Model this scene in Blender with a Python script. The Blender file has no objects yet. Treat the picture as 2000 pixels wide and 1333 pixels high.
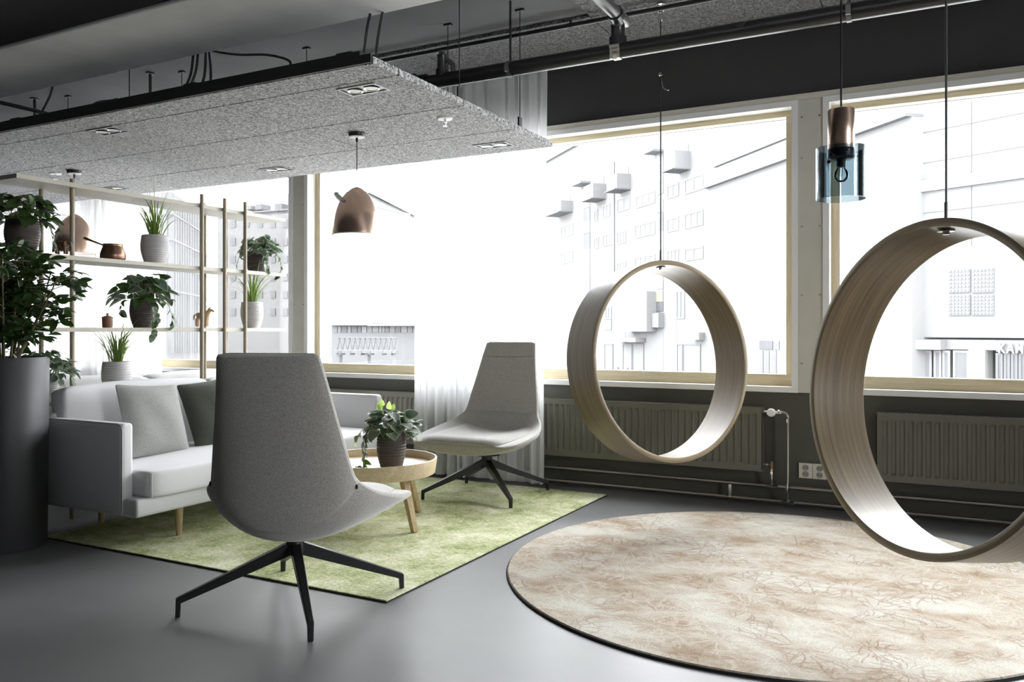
import bpy, bmesh, math, random
from mathutils import Vector, Matrix, Euler
PI = math.pi
R = math.radians
SC = bpy.context.scene
COL = SC.collection

# ------------------------------------------------------------------ camera, sky, exposure
F_PX = 1610.0
YAW = math.atan(850.0 / F_PX)          # camera turned left of the window wall's normal
SN, CS = math.sin(YAW), math.cos(YAW)
CAM_Z = 1.22
cam_d = bpy.data.cameras.new('camera')
cam = bpy.data.objects.new('camera', cam_d)
COL.objects.link(cam)
cam.location = (0, 0, CAM_Z)
cam.rotation_euler = (R(90), 0, YAW)
cam_d.sensor_width = 36.0
cam_d.lens = 36.0 * F_PX / 2000.0
cam_d.shift_y = -21.5 / 2000.0
cam_d.clip_start = 0.05
cam_d.clip_end = 600
SC.camera = cam

SKY = 23.0
world = bpy.data.worlds.new('overcast_sky')
SC.world = world
world.use_nodes = True
bg = world.node_tree.nodes['Background']
bg.inputs['Color'].default_value = (0.965, 0.98, 1.0, 1)
bg.inputs['Strength'].default_value = SKY
SC.view_settings.view_transform = 'Standard'
SC.view_settings.look = 'None'
SC.view_settings.exposure = 0.0
SC.view_settings.gamma = 1.0
SC.view_settings.use_curve_mapping = False
SC.cycles.use_denoising = True
SC.cycles.max_bounces = 10
SC.cycles.diffuse_bounces = 5
SC.cycles.glossy_bounces = 4
SC.cycles.transparent_max_bounces = 16
SC.cycles.sample_clamp_indirect = 6.0

def portal(loc, rot, sx, sy):
    """sampling aid in a window opening: adds no light of its own"""
    l = bpy.data.lights.new('daylight_portal', 'AREA')
    l.shape = 'RECTANGLE'; l.size = sx; l.size_y = sy
    l.cycles.is_portal = True
    o = bpy.data.objects.new('daylight_portal', l)
    o.location = loc; o.rotation_euler = rot
    COL.objects.link(o)

WY = 5.95                 # inner face of the window wall
X0, X1, Y0 = -10.6, 4.2, -4.5
ZC = 3.30                 # slab
WIN = [(-10.5, -8.30), (-8.12, -5.475), (-5.325, -0.905), (-0.745, 3.55)]     # window openings along the wall
WZ0, WZ1 = 0.80, 2.80
for a, b in WIN:
    portal(((a + b) / 2, WY + 0.30, (WZ0 + WZ1) / 2), (R(-90), 0, 0), b - a, WZ1 - WZ0)
FILL_WIN = [(0.9, 2.3)]                          # unseen side-wall window on the right, added and sized for fill light
for a, b in FILL_WIN:
    portal((X1 + 0.2, (a + b) / 2, (WZ0 + WZ1) / 2), (R(90), 0, R(90)), b - a, WZ1 - WZ0)

# ------------------------------------------------------------------ materials
def new_mat(name):
    m = bpy.data.materials.new(name); m.use_nodes = True
    nt = m.node_tree
    return m, nt, nt.nodes, nt.links, nt.nodes['Principled BSDF']

def plain(name, col, rough=0.5, metal=0.0, spec=0.5, var=0.0, scale=8.0, bump=0.0, bscale=40.0, coat=0.0):
    m, nt, N, L, b = new_mat(name)
    b.inputs['Base Color'].default_value = (*col, 1)
    b.inputs['Roughness'].default_value = rough
    b.inputs['Metallic'].default_value = metal
    b.inputs['Specular IOR Level'].default_value = spec
    b.inputs['Coat Weight'].default_value = coat
    tc = N.new('ShaderNodeTexCoord')
    n = N.new('ShaderNodeTexNoise'); n.inputs['Scale'].default_value = scale; n.inputs['Detail'].default_value = 4
    L.new(tc.outputs['Object'], n.inputs['Vector'])
    r = N.new('ShaderNodeValToRGB')
    v = max(var, 0.02)
    r.color_ramp.elements[0].position = 0.3; r.color_ramp.elements[1].position = 0.7
    r.color_ramp.elements[0].color = (*[c * (1 - v) for c in col], 1)
    r.color_ramp.elements[1].color = (*[min(1, c * (1 + v)) for c in col], 1)
    L.new(n.outputs['Fac'], r.inputs['Fac']); L.new(r.outputs['Color'], b.inputs['Base Color'])
    if bump > 0:
        n2 = N.new('ShaderNodeTexNoise'); n2.inputs['Scale'].default_value = bscale; n2.inputs['Detail'].default_value = 3
        L.new(tc.outputs['Object'], n2.inputs['Vector'])
        bp = N.new('ShaderNodeBump'); bp.inputs['Strength'].default_value = bump; bp.inputs['Distance'].default_value = 0.004
        L.new(n2.outputs['Fac'], bp.inputs['Height']); L.new(bp.outputs['Normal'], b.inputs['Normal'])
    return m

def wood(name, c1, c2, axis='X', rough=0.45, uv=False, long=1.3, cross=26.0, coat=0.0):
    m, nt, N, L, b = new_mat(name)
    tc = N.new('ShaderNodeTexCoord'); mp = N.new('ShaderNodeMapping')
    s = {'X': (long, cross, cross), 'Y': (cross, long, cross), 'Z': (cross, cross, long)}[axis]
    mp.inputs['Scale'].default_value = s
    L.new(tc.outputs['UV' if uv else 'Object'], mp.inputs['Vector'])
    n = N.new('ShaderNodeTexNoise'); n.inputs['Scale'].default_value = 1.0; n.inputs['Detail'].default_value = 6
    n.inputs['Roughness'].default_value = 0.62; n.inputs['Distortion'].default_value = 0.6
    L.new(mp.outputs['Vector'], n.inputs['Vector'])
    mp2 = N.new('ShaderNodeMapping'); mp2.inputs['Scale'].default_value = tuple(k * 5 if k == cross else k * 2.5 for k in s)
    L.new(tc.outputs['UV' if uv else 'Object'], mp2.inputs['Vector'])
    n2 = N.new('ShaderNodeTexNoise'); n2.inputs['Scale'].default_value = 1.0; n2.inputs['Detail'].default_value = 3
    L.new(mp2.outputs['Vector'], n2.inputs['Vector'])
    mx = N.new('ShaderNodeMath'); mx.operation = 'MULTIPLY_ADD'; mx.inputs[1].default_value = 0.45
    L.new(n2.outputs['Fac'], mx.inputs[0]); 
    mm = N.new('ShaderNodeMath'); mm.operation = 'MULTIPLY'; mm.inputs[1].default_value = 0.55
    L.new(n.outputs['Fac'], mm.inputs[0]); L.new(mm.outputs[0], mx.inputs[2])
    r = N.new('ShaderNodeValToRGB')
    r.color_ramp.elements[0].position = 0.36; r.color_ramp.elements[1].position = 0.62
    r.color_ramp.elements[0].color = (*c1, 1); r.color_ramp.elements[1].color = (*c2, 1)
    L.new(mx.outputs[0], r.inputs['Fac']); L.new(r.outputs['Color'], b.inputs['Base Color'])
    b.inputs['Roughness'].default_value = rough; b.inputs['Coat Weight'].default_value = coat
    b.inputs['Coat Roughness'].default_value = 0.25
    bp = N.new('ShaderNodeBump'); bp.inputs['Strength'].default_value = 0.25; bp.inputs['Distance'].default_value = 0.002
    L.new(mx.outputs[0], bp.inputs['Height']); L.new(bp.outputs['Normal'], b.inputs['Normal'])
    return m

def fabric(name, c1, c2, scale=420.0, bump=0.35, rough=0.95, sheen=0.15):
    m, nt, N, L, b = new_mat(name)
    tc = N.new('ShaderNodeTexCoord')
    n = N.new('ShaderNodeTexNoise'); n.inputs['Scale'].default_value = scale; n.inputs['Detail'].default_value = 2
    n.inputs['Roughness'].default_value = 0.7
    L.new(tc.outputs['Object'], n.inputs['Vector'])
    r = N.new('ShaderNodeValToRGB'); r.color_ramp.elements[0].position = 0.36; r.color_ramp.elements[1].position = 0.64
    r.color_ramp.elements[0].color = (*c1, 1); r.color_ramp.elements[1].color = (*c2, 1)
    L.new(n.outputs['Fac'], r.inputs['Fac']); L.new(r.outputs['Color'], b.inputs['Base Color'])
    b.inputs['Roughness'].default_value = rough; b.inputs['Sheen Weight'].default_value = sheen
    b.inputs['Specular IOR Level'].default_value = 0.2
    bp = N.new('ShaderNodeBump'); bp.inputs['Strength'].default_value = bump; bp.inputs['Distance'].default_value = 0.0015
    L.new(n.outputs['Fac'], bp.inputs['Height']); L.new(bp.outputs['Normal'], b.inputs['Normal'])
    return m

def woodwool(name, dark, light):
    """bound wood fibres: thin pale strands over dark gaps"""
    m, nt, N, L, b = new_mat(name)
    tc = N.new('ShaderNodeTexCoord'); prev = None
    for k, (sx, sy, rz) in enumerate(((50, 140, 0.5), (140, 55, 1.3), (80, 90, 2.4))):
        mp = N.new('ShaderNodeMapping'); mp.inputs['Scale'].default_value = (sx, sy, 60); mp.inputs['Rotation'].default_value = (0, 0, rz)
        L.new(tc.outputs['Object'], mp.inputs['Vector'])
        n = N.new('ShaderNodeTexNoise'); n.inputs['Scale'].default_value = 0.8; n.inputs['Detail'].default_value = 2
        n.inputs['Distortion'].default_value = 1.6
        L.new(mp.outputs['Vector'], n.inputs['Vector'])
        if prev is None: prev = n.outputs['Fac']
        else:
            mx = N.new('ShaderNodeMath'); mx.operation = 'MAXIMUM' if k == 1 else 'ADD'
            if k == 2:
                sc = N.new('ShaderNodeMath'); sc.operation = 'MULTIPLY_ADD'; sc.inputs[1].default_value = 0.5; sc.inputs[2].default_value = -0.25
                L.new(n.outputs['Fac'], sc.inputs[0]); L.new(sc.outputs[0], mx.inputs[1])
            else: L.new(n.outputs['Fac'], mx.inputs[1])
            L.new(prev, mx.inputs[0]); prev = mx.outputs[0]
    r = N.new('ShaderNodeValToRGB'); r.color_ramp.elements[0].position = 0.44; r.color_ramp.elements[1].position = 0.68
    r.color_ramp.elements[0].color = (*dark, 1); r.color_ramp.elements[1].color = (*light, 1)
    L.new(prev, r.inputs['Fac']); L.new(r.outputs['Color'], b.inputs['Base Color'])
    b.inputs['Roughness'].default_value = 0.95; b.inputs['Specular IOR Level'].default_value = 0.1
    bp = N.new('ShaderNodeBump'); bp.inputs['Strength'].default_value = 0.6; bp.inputs['Distance'].default_value = 0.004
    L.new(prev, bp.inputs['Height']); L.new(bp.outputs['Normal'], b.inputs['Normal'])
    return m

def clear_pane(name, tint=(1, 1, 1), refl=0.5, rough=0.0):
    """thin sheet of glass: lets light straight through, mirrors at grazing angles"""
    m, nt, N, L, b = new_mat(name)
    out = N['Material Output']; N.remove(b)
    t = N.new('ShaderNodeBsdfTransparent'); t.inputs['Color'].default_value = (*tint, 1)
    g = N.new('ShaderNodeBsdfGlossy'); g.inputs['Roughness'].default_value = rough
    fr = N.new('ShaderNodeFresnel'); fr.inputs['IOR'].default_value = 1.45
    k = N.new('ShaderNodeMath'); k.operation = 'MULTIPLY'; k.inputs[1].default_value = refl
    mix = N.new('ShaderNodeMixShader')
    L.new(fr.outputs[0], k.inputs[0]); L.new(k.outputs[0], mix.inputs[0])
    L.new(t.outputs[0], mix.inputs[1]); L.new(g.outputs[0], mix.inputs[2]); L.new(mix.outputs[0], out.inputs['Surface'])
    return m

def sheer(name):
    m, nt, N, L, b = new_mat(name)
    out = N['Material Output']; N.remove(b)
    t = N.new('ShaderNodeBsdfTransparent'); tr = N.new('ShaderNodeBsdfTranslucent'); d = N.new('ShaderNodeBsdfDiffuse')
    tr.inputs['Color'].default_value = (0.93, 0.94, 0.96, 1); d.inputs['Color'].default_value = (0.94, 0.94, 0.95, 1)
    tc = N.new('ShaderNodeTexCoord'); w = N.new('ShaderNodeTexNoise'); w.inputs['Scale'].default_value = 300
    L.new(tc.outputs['Object'], w.inputs['Vector'])
    m1 = N.new('ShaderNodeMixShader'); m1.inputs[0].default_value = 0.5
    L.new(tr.outputs[0], m1.inputs[1]); L.new(d.outputs[0], m1.inputs[2])
    m2 = N.new('ShaderNodeMixShader')
    k = N.new('ShaderNodeMath'); k.operation = 'MULTIPLY_ADD'; k.inputs[1].default_value = 0.2; k.inputs[2].default_value = 0.66
    L.new(w.outputs['Fac'], k.inputs[0]); L.new(k.outputs[0], m2.inputs[0])
    L.new(t.outputs[0], m2.inputs[1]); L.new(m1.outputs[0], m2.inputs[2]); L.new(m2.outputs[0], out.inputs['Surface'])
    return m

def leaf_mat(name, c1, c2, trans=0.35, rough=0.35, pale_rim=None):
    m, nt, N, L, b = new_mat(name)
    out = N['Material Output']
    oi = N.new('ShaderNodeObjectInfo'); tc = N.new('ShaderNodeTexCoord')
    n = N.new('ShaderNodeTexNoise'); n.inputs['Scale'].default_value = 45; n.inputs['Detail'].default_value = 2
    L.new(tc.outputs['Object'], n.inputs['Vector'])
    a = N.new('ShaderNodeMath'); a.operation = 'MULTIPLY_ADD'; a.inputs[1].default_value = 0.5
    L.new(n.outputs['Fac'], a.inputs[0]); 
    h = N.new('ShaderNodeMath'); h.operation = 'MULTIPLY'; h.inputs[1].default_value = 0.6
    L.new(oi.outputs['Random'], h.inputs[0]); L.new(h.outputs[0], a.inputs[2])
    r = N.new('ShaderNodeValToRGB'); r.color_ramp.elements[0].position = 0.2; r.color_ramp.elements[1].position = 0.85
    r.color_ramp.elements[0].color = (*c1, 1); r.color_ramp.elements[1].color = (*c2, 1)
    L.new(a.outputs[0], r.inputs['Fac'])
    col = r.outputs['Color']
    if pale_rim:
        uv = N.new('ShaderNodeUVMap'); sp = N.new('ShaderNodeSeparateXYZ'); L.new(uv.outputs[0], sp.inputs[0])
        rr = N.new('ShaderNodeValToRGB'); rr.color_ramp.elements[0].position = 0.8; rr.color_ramp.elements[1].position = 0.97
        L.new(sp.outputs['X'], rr.inputs['Fac'])
        mx = N.new('ShaderNodeMix'); mx.data_type = 'RGBA'
        L.new(rr.outputs['Color'], mx.inputs[0]); L.new(col, mx.inputs[6]); mx.inputs[7].default_value = (*pale_rim, 1)
        col = mx.outputs[2]
    L.new(col, b.inputs['Base Color']); b.inputs['Roughness'].default_value = rough
    tr = N.new('ShaderNodeBsdfTranslucent')
    br = N.new('ShaderNodeHueSaturation'); br.inputs['Value'].default_value = 1.8; br.inputs['Saturation'].default_value = 1.1
    L.new(col, br.inputs['Color']); L.new(br.outputs['Color'], tr.inputs['Color'])
    mix = N.new('ShaderNodeMixShader'); mix.inputs[0].default_value = trans
    L.new(b.outputs[0], mix.inputs[1]); L.new(tr.outputs[0], mix.inputs[2]); L.new(mix.outputs[0], out.inputs['Surface'])
    return m

def floor_mat():
    m, nt, N, L, b = new_mat('polished_grey_floor')
    tc = N.new('ShaderNodeTexCoord')
    n = N.new('ShaderNodeTexNoise'); n.inputs['Scale'].default_value = 1.1; n.inputs['Detail'].default_value = 8; n.inputs['Roughness'].default_value = 0.6
    L.new(tc.outputs['Object'], n.inputs['Vector'])
    r = N.new('ShaderNodeValToRGB'); r.color_ramp.elements[0].position = 0.3; r.color_ramp.elements[1].position = 0.72
    r.color_ramp.elements[0].color = (0.130, 0.131, 0.135, 1); r.color_ramp.elements[1].color = (0.175, 0.175, 0.178, 1)
    L.new(n.outputs['Fac'], r.inputs['Fac']); L.new(r.outputs['Color'], b.inputs['Base Color'])
    r2 = N.new('ShaderNodeMapRange'); r2.inputs[3].default_value = 0.38; r2.inputs[4].default_value = 0.50
    L.new(n.outputs['Fac'], r2.inputs[0]); L.new(r2.outputs[0], b.inputs['Roughness'])
    b.inputs['Specular IOR Level'].default_value = 0.42
    n2 = N.new('ShaderNodeTexNoise'); n2.inputs['Scale'].default_value = 12; n2.inputs['Detail'].default_value = 4
    L.new(tc.outputs['Object'], n2.inputs['Vector'])
    bp = N.new('ShaderNodeBump'); bp.inputs['Strength'].default_value = 0.06; bp.inputs['Distance'].default_value = 0.003
    L.new(n2.outputs['Fac'], bp.inputs['Height']); L.new(bp.outputs['Normal'], b.inputs['Normal'])
    return m

def green_rug_mat():
    m, nt, N, L, b = new_mat('mottled_green_pile')
    tc = N.new('ShaderNodeTexCoord')
    def noise(scale, det, sx=1, sy=1):
        mp = N.new('ShaderNodeMapping'); mp.inputs['Scale'].default_value = (sx, sy, 1)
        L.new(tc.outputs['Object'], mp.inputs['Vector'])
        n = N.new('ShaderNodeTexNoise'); n.inputs['Scale'].default_value = scale; n.inputs['Detail'].default_value = det; n.inputs['Roughness'].default_value = 0.7
        L.new(mp.outputs['Vector'], n.inputs['Vector']); return n.outputs['Fac']
    a = noise(3.0, 6); c = noise(55, 3, 1, 1.6); 
    s = N.new('ShaderNodeMath'); s.operation = 'MULTIPLY_ADD'; s.inputs[1].default_value = 0.62
    h = N.new('ShaderNodeMath'); h.operation = 'MULTIPLY'; h.inputs[1].default_value = 0.42
    L.new(c, h.inputs[0]); L.new(a, s.inputs[0]); L.new(h.outputs[0], s.inputs[2])
    r = N.new('ShaderNodeValToRGB'); cr = r.color_ramp
    cr.elements[0].position = 0.36; cr.elements[0].color = (0.13, 0.19, 0.06, 1)
    cr.elements[1].position = 0.66; cr.elements[1].color = (0.86, 0.85, 0.69, 1)
    e = cr.elements.new(0.50); e.color = (0.50, 0.53, 0.29, 1)
    L.new(s.outputs[0], r.inputs['Fac']); L.new(r.outputs['Color'], b.inputs['Base Color'])
    b.inputs['Roughness'].default_value = 1.0; b.inputs['Specular IOR Level'].default_value = 0.1
    bp = N.new('ShaderNodeBump'); bp.inputs['Strength'].default_value = 0.7; bp.inputs['Distance'].default_value = 0.006
    L.new(c, bp.inputs['Height']); L.new(bp.outputs['Normal'], b.inputs['Normal'])
    return m

def round_rug_mat():
    """cream pile with rust and brown clouds and fine spidery flower heads"""
    m, nt, N, L, b = new_mat('faded_flower_pile')
    tc = N.new('ShaderNodeTexCoord')
    def noise(vec, scale, det, rough=0.6, dist=0.0):
        n = N.new('ShaderNodeTexNoise'); n.inputs['Scale'].default_value = scale; n.inputs['Detail'].default_value = det
        n.inputs['Roughness'].default_value = rough; n.inputs['Distortion'].default_value = dist
        L.new(vec, n.inputs['Vector']); return n
    def math_(op, a, bb=None, c=None):
        k = N.new('ShaderNodeMath'); k.operation = op
        for i, v in enumerate((a, bb, c)):
            if v is None: continue
            if isinstance(v, (int, float)): k.inputs[i].default_value = v
            else: L.new(v, k.inputs[i])
        return k.outputs[0]
    P = tc.outputs['Object']
    mpc = N.new('ShaderNodeMapping'); mpc.inputs['Scale'].default_value = (1.0, 1.7, 1); mpc.inputs['Rotation'].default_value = (0, 0, 0.35)
    L.new(P, mpc.inputs['Vector'])
    cloud = noise(mpc.outputs['Vector'], 1.9, 9, 0.68).outputs['Fac']
    # warped position for hand-drawn lines
    wn = noise(P, 7, 3); ws = N.new('ShaderNodeVectorMath'); ws.operation = 'MULTIPLY_ADD'
    ws.inputs[1].default_value = (0.06, 0.06, 0); L.new(wn.outputs['Color'], ws.inputs[0]); L.new(P, ws.inputs[2])
    lines = None
    for sc, pet, off in ((2.2, 8.0, 0.0), (3.3, 6.0, 5.3)):
        o = N.new('ShaderNodeVectorMath'); o.operation = 'ADD'; o.inputs[1].default_value = (off, off * .7, 0); L.new(ws.outputs[0], o.inputs[0])
        v = N.new('ShaderNodeTexVoronoi'); v.voronoi_dimensions = '2D'; v.inputs['Scale'].default_value = sc
        L.new(o.outputs[0], v.inputs['Vector'])
        sub = N.new('ShaderNodeVectorMath'); sub.operation = 'SUBTRACT'; L.new(o.outputs[0], sub.inputs[0]); L.new(v.outputs['Position'], sub.inputs[1])
        sep = N.new('ShaderNodeSeparateXYZ'); L.new(sub.outputs[0], sep.inputs[0])
        ang = math_('ARCTAN2', sep.outputs['Y'], sep.outputs['X'])
        jag = noise(o.outputs[0], 9, 2).outputs['Fac']
        ph = math_('MULTIPLY_ADD', ang, pet, math_('MULTIPLY', jag, 3.0))
        ln = math_('SUBTRACT', 1.0, math_('MULTIPLY', math_('ABSOLUTE', math_('SINE', ph)), 2.6))
        ln = math_('MAXIMUM', ln, 0.0)
        dist = v.outputs['Distance']
        fall = N.new('ShaderNodeMapRange'); fall.inputs[1].default_value = 0.05; fall.inputs[2].default_value = 0.85
        fall.inputs[3].default_value = 1.0; fall.inputs[4].default_value = 0.0
        L.new(dist, fall.inputs[0])
        ln = math_('MULTIPLY', ln, fall.outputs[0])
        lines = ln if lines is None else math_('MAXIMUM', lines, ln)
    squig = noise(ws.outputs[0], 7, 2, 0.5, 0.8).outputs['Fac']
    sq = math_('MAXIMUM', math_('SUBTRACT', 1.0, math_('MULTIPLY', math_('ABSOLUTE', math_('SUBTRACT', squig, 0.5)), 34.0)), 0.0)
    base = N.new('ShaderNodeValToRGB'); cr = base.color_ramp
    cr.elements[0].position = 0.30; cr.elements[0].color = (0.315, 0.21, 0.14, 1)
    cr.elements[1].position = 0.60; cr.elements[1].color = (0.62, 0.595, 0.53, 1)
    e = cr.elements.new(0.44); e.color = (0.455, 0.385, 0.30, 1)
    L.new(cloud, base.inputs['Fac'])
    dark_or_pale = noise(P, 2.3, 2).outputs['Fac']
    inkr = N.new('ShaderNodeValToRGB'); inkr.color_ramp.elements[0].position = 0.46; inkr.color_ramp.elements[1].position = 0.54
    inkr.color_ramp.elements[0].color = (0.70, 0.665, 0.59, 1); inkr.color_ramp.elements[1].color = (0.24, 0.125, 0.065, 1)
    L.new(dark_or_pale, inkr.inputs['Fac'])
    mix = N.new('ShaderNodeMix'); mix.data_type = 'RGBA'
    amt = math_('MULTIPLY', math_('MAXIMUM', lines, math_('MULTIPLY', sq, 0.6)), 0.85)
    L.new(amt, mix.inputs[0]); L.new(base.outputs['Color'], mix.inputs[6]); L.new(inkr.outputs['Color'], mix.inputs[7])
    fine = noise(P, 130, 2); fr = N.new('ShaderNodeMapRange'); fr.inputs[1].default_value = .3; fr.inputs[2].default_value = .7; fr.inputs[3].default_value = 0.78; fr.inputs[4].default_value = 1.12
    L.new(fine.outputs['Fac'], fr.inputs[0])
    mul = N.new('ShaderNodeVectorMath'); mul.operation = 'SCALE'; L.new(mix.outputs[2], mul.inputs[0]); L.new(fr.outputs[0], mul.inputs['Scale'])
    L.new(mul.outputs[0], b.inputs['Base Color'])
    b.inputs['Roughness'].default_value = 1.0; b.inputs['Specular IOR Level'].default_value = 0.1
    bp = N.new('ShaderNodeBump'); bp.inputs['Strength'].default_value = 0.5; bp.inputs['Distance'].default_value = 0.003
    L.new(fine.outputs['Fac'], bp.inputs['Height']); L.new(bp.outputs['Normal'], b.inputs['Normal'])
    return m

def copper_mat(name, col, rough=0.28):
    m, nt, N, L, b = new_mat(name)
    tc = N.new('ShaderNodeTexCoord'); mp = N.new('ShaderNodeMapping'); mp.inputs['Scale'].default_value = (60, 60, 2)
    L.new(tc.outputs['Object'], mp.inputs['Vector'])
    n = N.new('ShaderNodeTexNoise'); n.inputs['Scale'].default_value = 1.0; n.inputs['Detail'].default_value = 3
    L.new(mp.outputs['Vector'], n.inputs['Vector'])
    r = N.new('ShaderNodeValToRGB'); r.color_ramp.elements[0].color = (*[c * .82 for c in col], 1); r.color_ramp.elements[1].color = (*[min(1, c * 1.12) for c in col], 1)
    L.new(n.outputs['Fac'], r.inputs['Fac']); L.new(r.outputs['Color'], b.inputs['Base Color'])
    b.inputs['Metallic'].default_value = 0.92; b.inputs['Roughness'].default_value = rough
    b.inputs['Anisotropic'].default_value = 0.4
    return m

M = {}
M['floor'] = floor_mat()
M['slab'] = plain('dark_concrete', (0.095, 0.095, 0.097), 0.9, var=0.18, scale=1.5, bump=0.1)
M['beam'] = plain('grey_concrete', (0.72, 0.72, 0.725), 0.85, var=0.14, scale=1.6, bump=0.15, bscale=20)
M['black'] = plain('ceiling_black', (0.009, 0.009, 0.010), 0.7, spec=0.2)  # near-black, only for the added box in front of the beam
M['fascia'] = plain('charcoal_wall_paint', (0.062, 0.062, 0.063), 0.75, spec=0.2, var=0.05, scale=2)
M['lowwall'] = plain('olive_grey_wall_paint', (0.085, 0.084, 0.068), 0.6, var=0.05, scale=2)
M['innerwall'] = plain('grey_wall_paint', (0.14, 0.14, 0.14), 0.8, var=0.04)
M['darkwall'] = plain('dark_grey_wall_paint', (0.06, 0.06, 0.062), 0.8, var=0.04)
M['white'] = plain('white_window_paint', (0.88, 0.88, 0.86), 0.4)
M['post'] = plain('beige_grey_post_paint', (0.62, 0.61, 0.54), 0.45, var=0.03)
M['oakX'] = wood('pale_pine_along', (0.56, 0.47, 0.29), (0.76, 0.67, 0.47), 'X')
M['oakZ'] = wood('pale_pine_upright', (0.56, 0.47, 0.29), (0.76, 0.67, 0.47), 'Z')
M['pane'] = clear_pane('window_glass', (0.985, 0.99, 0.99), 0.6)
M['cassette'] = plain('grey_blind_metal', (0.28, 0.28, 0.30), 0.45, metal=0.3)
M['woolA'] = woodwool('grey_wood_wool', (0.12, 0.12, 0.122), (0.74, 0.74, 0.745))
M['woolB'] = woodwool('dark_grey_wood_wool', (0.045, 0.045, 0.046), (0.24, 0.24, 0.242))
M['blackmetal'] = plain('black_powder_coat', (0.012, 0.012, 0.013), 0.38, metal=0.0, spec=0.5)
M['pipeblack'] = plain('black_painted_pipe', (0.013, 0.013, 0.0135), 0.33, spec=0.6)
M['darkrod'] = plain('dark_steel_rod', (0.02, 0.02, 0.021), 0.5)
M['steel'] = plain('bare_steel', (0.50, 0.48, 0.44), 0.32, metal=1.0)
M['chrome'] = plain('chrome', (0.75, 0.75, 0.75), 0.15, metal=1.0)
M['greypipe'] = plain('grey_zinc_pipe', (0.16, 0.16, 0.16), 0.35, metal=0.6)
M['radiator'] = plain('olive_grey_radiator_enamel', (0.145, 0.141, 0.110), 0.38, spec=0.5)
M['whiteplastic'] = plain('white_plastic', (0.82, 0.82, 0.80), 0.35)
M['creamplastic'] = plain('cream_plastic', (0.70, 0.68, 0.60), 0.4)
M['greyplastic'] = plain('grey_plastic_recess', (0.30, 0.29, 0.26), 0.5)
M['lamp'] = plain('frosted_lamp_face', (0.85, 0.85, 0.85), 0.4)
M['copper'] = copper_mat('brushed_copper', (0.68, 0.49, 0.39), 0.27)
M['copperdark'] = copper_mat('aged_copper', (0.24, 0.145, 0.10), 0.35)
M['whitein'] = plain('white_lamp_lining', (0.72, 0.72, 0.70), 0.5)
M['smoke'] = clear_pane('smoked_blue_glass', (0.70, 0.765, 0.795), 0.9)
M['bulb'] = clear_pane('bulb_glass', (0.93, 0.95, 0.95), 1.0)
M['ringout'] = wood('ash_veneer', (0.090, 0.062, 0.031), (0.215, 0.157, 0.082), 'X', 0.40, uv=True, long=1.1, cross=62.0, coat=0.15)
M['ringedge'] = wood('ash_ply_edge', (0.22, 0.17, 0.10), (0.36, 0.285, 0.175), 'X', 0.5, uv=True, long=2.0, cross=60.0)
M['shelf'] = plain('taupe_shelf_lacquer', (0.47, 0.44, 0.37), 0.5, var=0.04)
M['pole'] = wood('taupe_stained_pole', (0.22, 0.185, 0.125), (0.32, 0.275, 0.195), 'Z', 0.5, cross=50)
M['sofa'] = fabric('light_grey_upholstery', (0.62, 0.62, 0.63), (0.73, 0.73, 0.74), 500, 0.15)
M['piping'] = plain('pale_grey_piping', (0.62, 0.62, 0.62), 0.9)
M['chair'] = fabric('grey_melange_wool', (0.235, 0.225, 0.203), (0.50, 0.485, 0.445), 330, 0.5, sheen=0.7)
M['cushgrey'] = fabric('grey_woven_cushion', (0.20, 0.20, 0.19), (0.40, 0.40, 0.382), 380, 0.4)
M['cushdark'] = fabric('dark_green_cushion', (0.036, 0.041, 0.031), (0.066, 0.074, 0.057), 380, 0.4)
M['cushwhite'] = fabric('white_cushion', (0.72, 0.72, 0.73), (0.80, 0.80, 0.80), 380, 0.2)
M['oaktable'] = wood('light_oak_table', (0.50, 0.385, 0.225), (0.68, 0.56, 0.38), 'X', 0.42, long=2.0, cross=22)
M['oakleg'] = wood('light_oak_leg', (0.36, 0.26, 0.13), (0.55, 0.42, 0.24), 'Z', 0.45, long=3.0, cross=40)
M['planter'] = plain('matt_charcoal_planter', (0.034, 0.034, 0.038), 0.5, var=0.05, spec=0.5)
M['soil'] = plain('dark_soil', (0.025, 0.02, 0.015), 1.0, var=0.4, scale=60, bump=0.8)
M['potdark'] = plain('dark_brown_grey_ceramic', (0.072, 0.058, 0.054), 0.55, var=0.10, scale=30)
M['potlight'] = plain('light_grey_ceramic', (0.46, 0.45, 0.45), 0.6, var=0.06, scale=30)
M['leafdark'] = leaf_mat('glossy_dark_leaf', (0.016, 0.034, 0.010), (0.060, 0.115, 0.028), 0.22, 0.33)
M['leafvar'] = leaf_mat('silver_rimmed_leaf', (0.034, 0.062, 0.040), (0.140, 0.185, 0.125), 0.22, 0.42, (0.44, 0.50, 0.36))
M['leafyoung'] = leaf_mat('fresh_pale_leaf', (0.22, 0.31, 0.09), (0.42, 0.48, 0.22), 0.45, 0.4)
M['blade'] = leaf_mat('grass_blade', (0.06, 0.105, 0.022), (0.20, 0.28, 0.07), 0.35, 0.4)
M['stem'] = plain('brown_green_stem', (0.10, 0.085, 0.04), 0.7, var=0.2, scale=40)
M['vine'] = plain('pale_green_vine', (0.22, 0.27, 0.10), 0.6, var=0.2, scale=40)
M['darkwood'] = wood('dark_carved_wood', (0.055, 0.028, 0.014), (0.13, 0.07, 0.035), 'Z', 0.4, cross=60)
M['redwood'] = wood('reddish_turned_wood', (0.14, 0.06, 0.03), (0.24, 0.115, 0.06), 'Z', 0.45, cross=60)
M['tanwood'] = wood('bare_carved_pine', (0.42, 0.27, 0.145), (0.60, 0.42, 0.26), 'Z', 0.6, cross=50)
M['greenrug'] = green_rug_mat()
M['roundrug'] = round_rug_mat()
M['rugback'] = plain('black_rug_edging', (0.018, 0.017, 0.016), 0.95)
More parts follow.
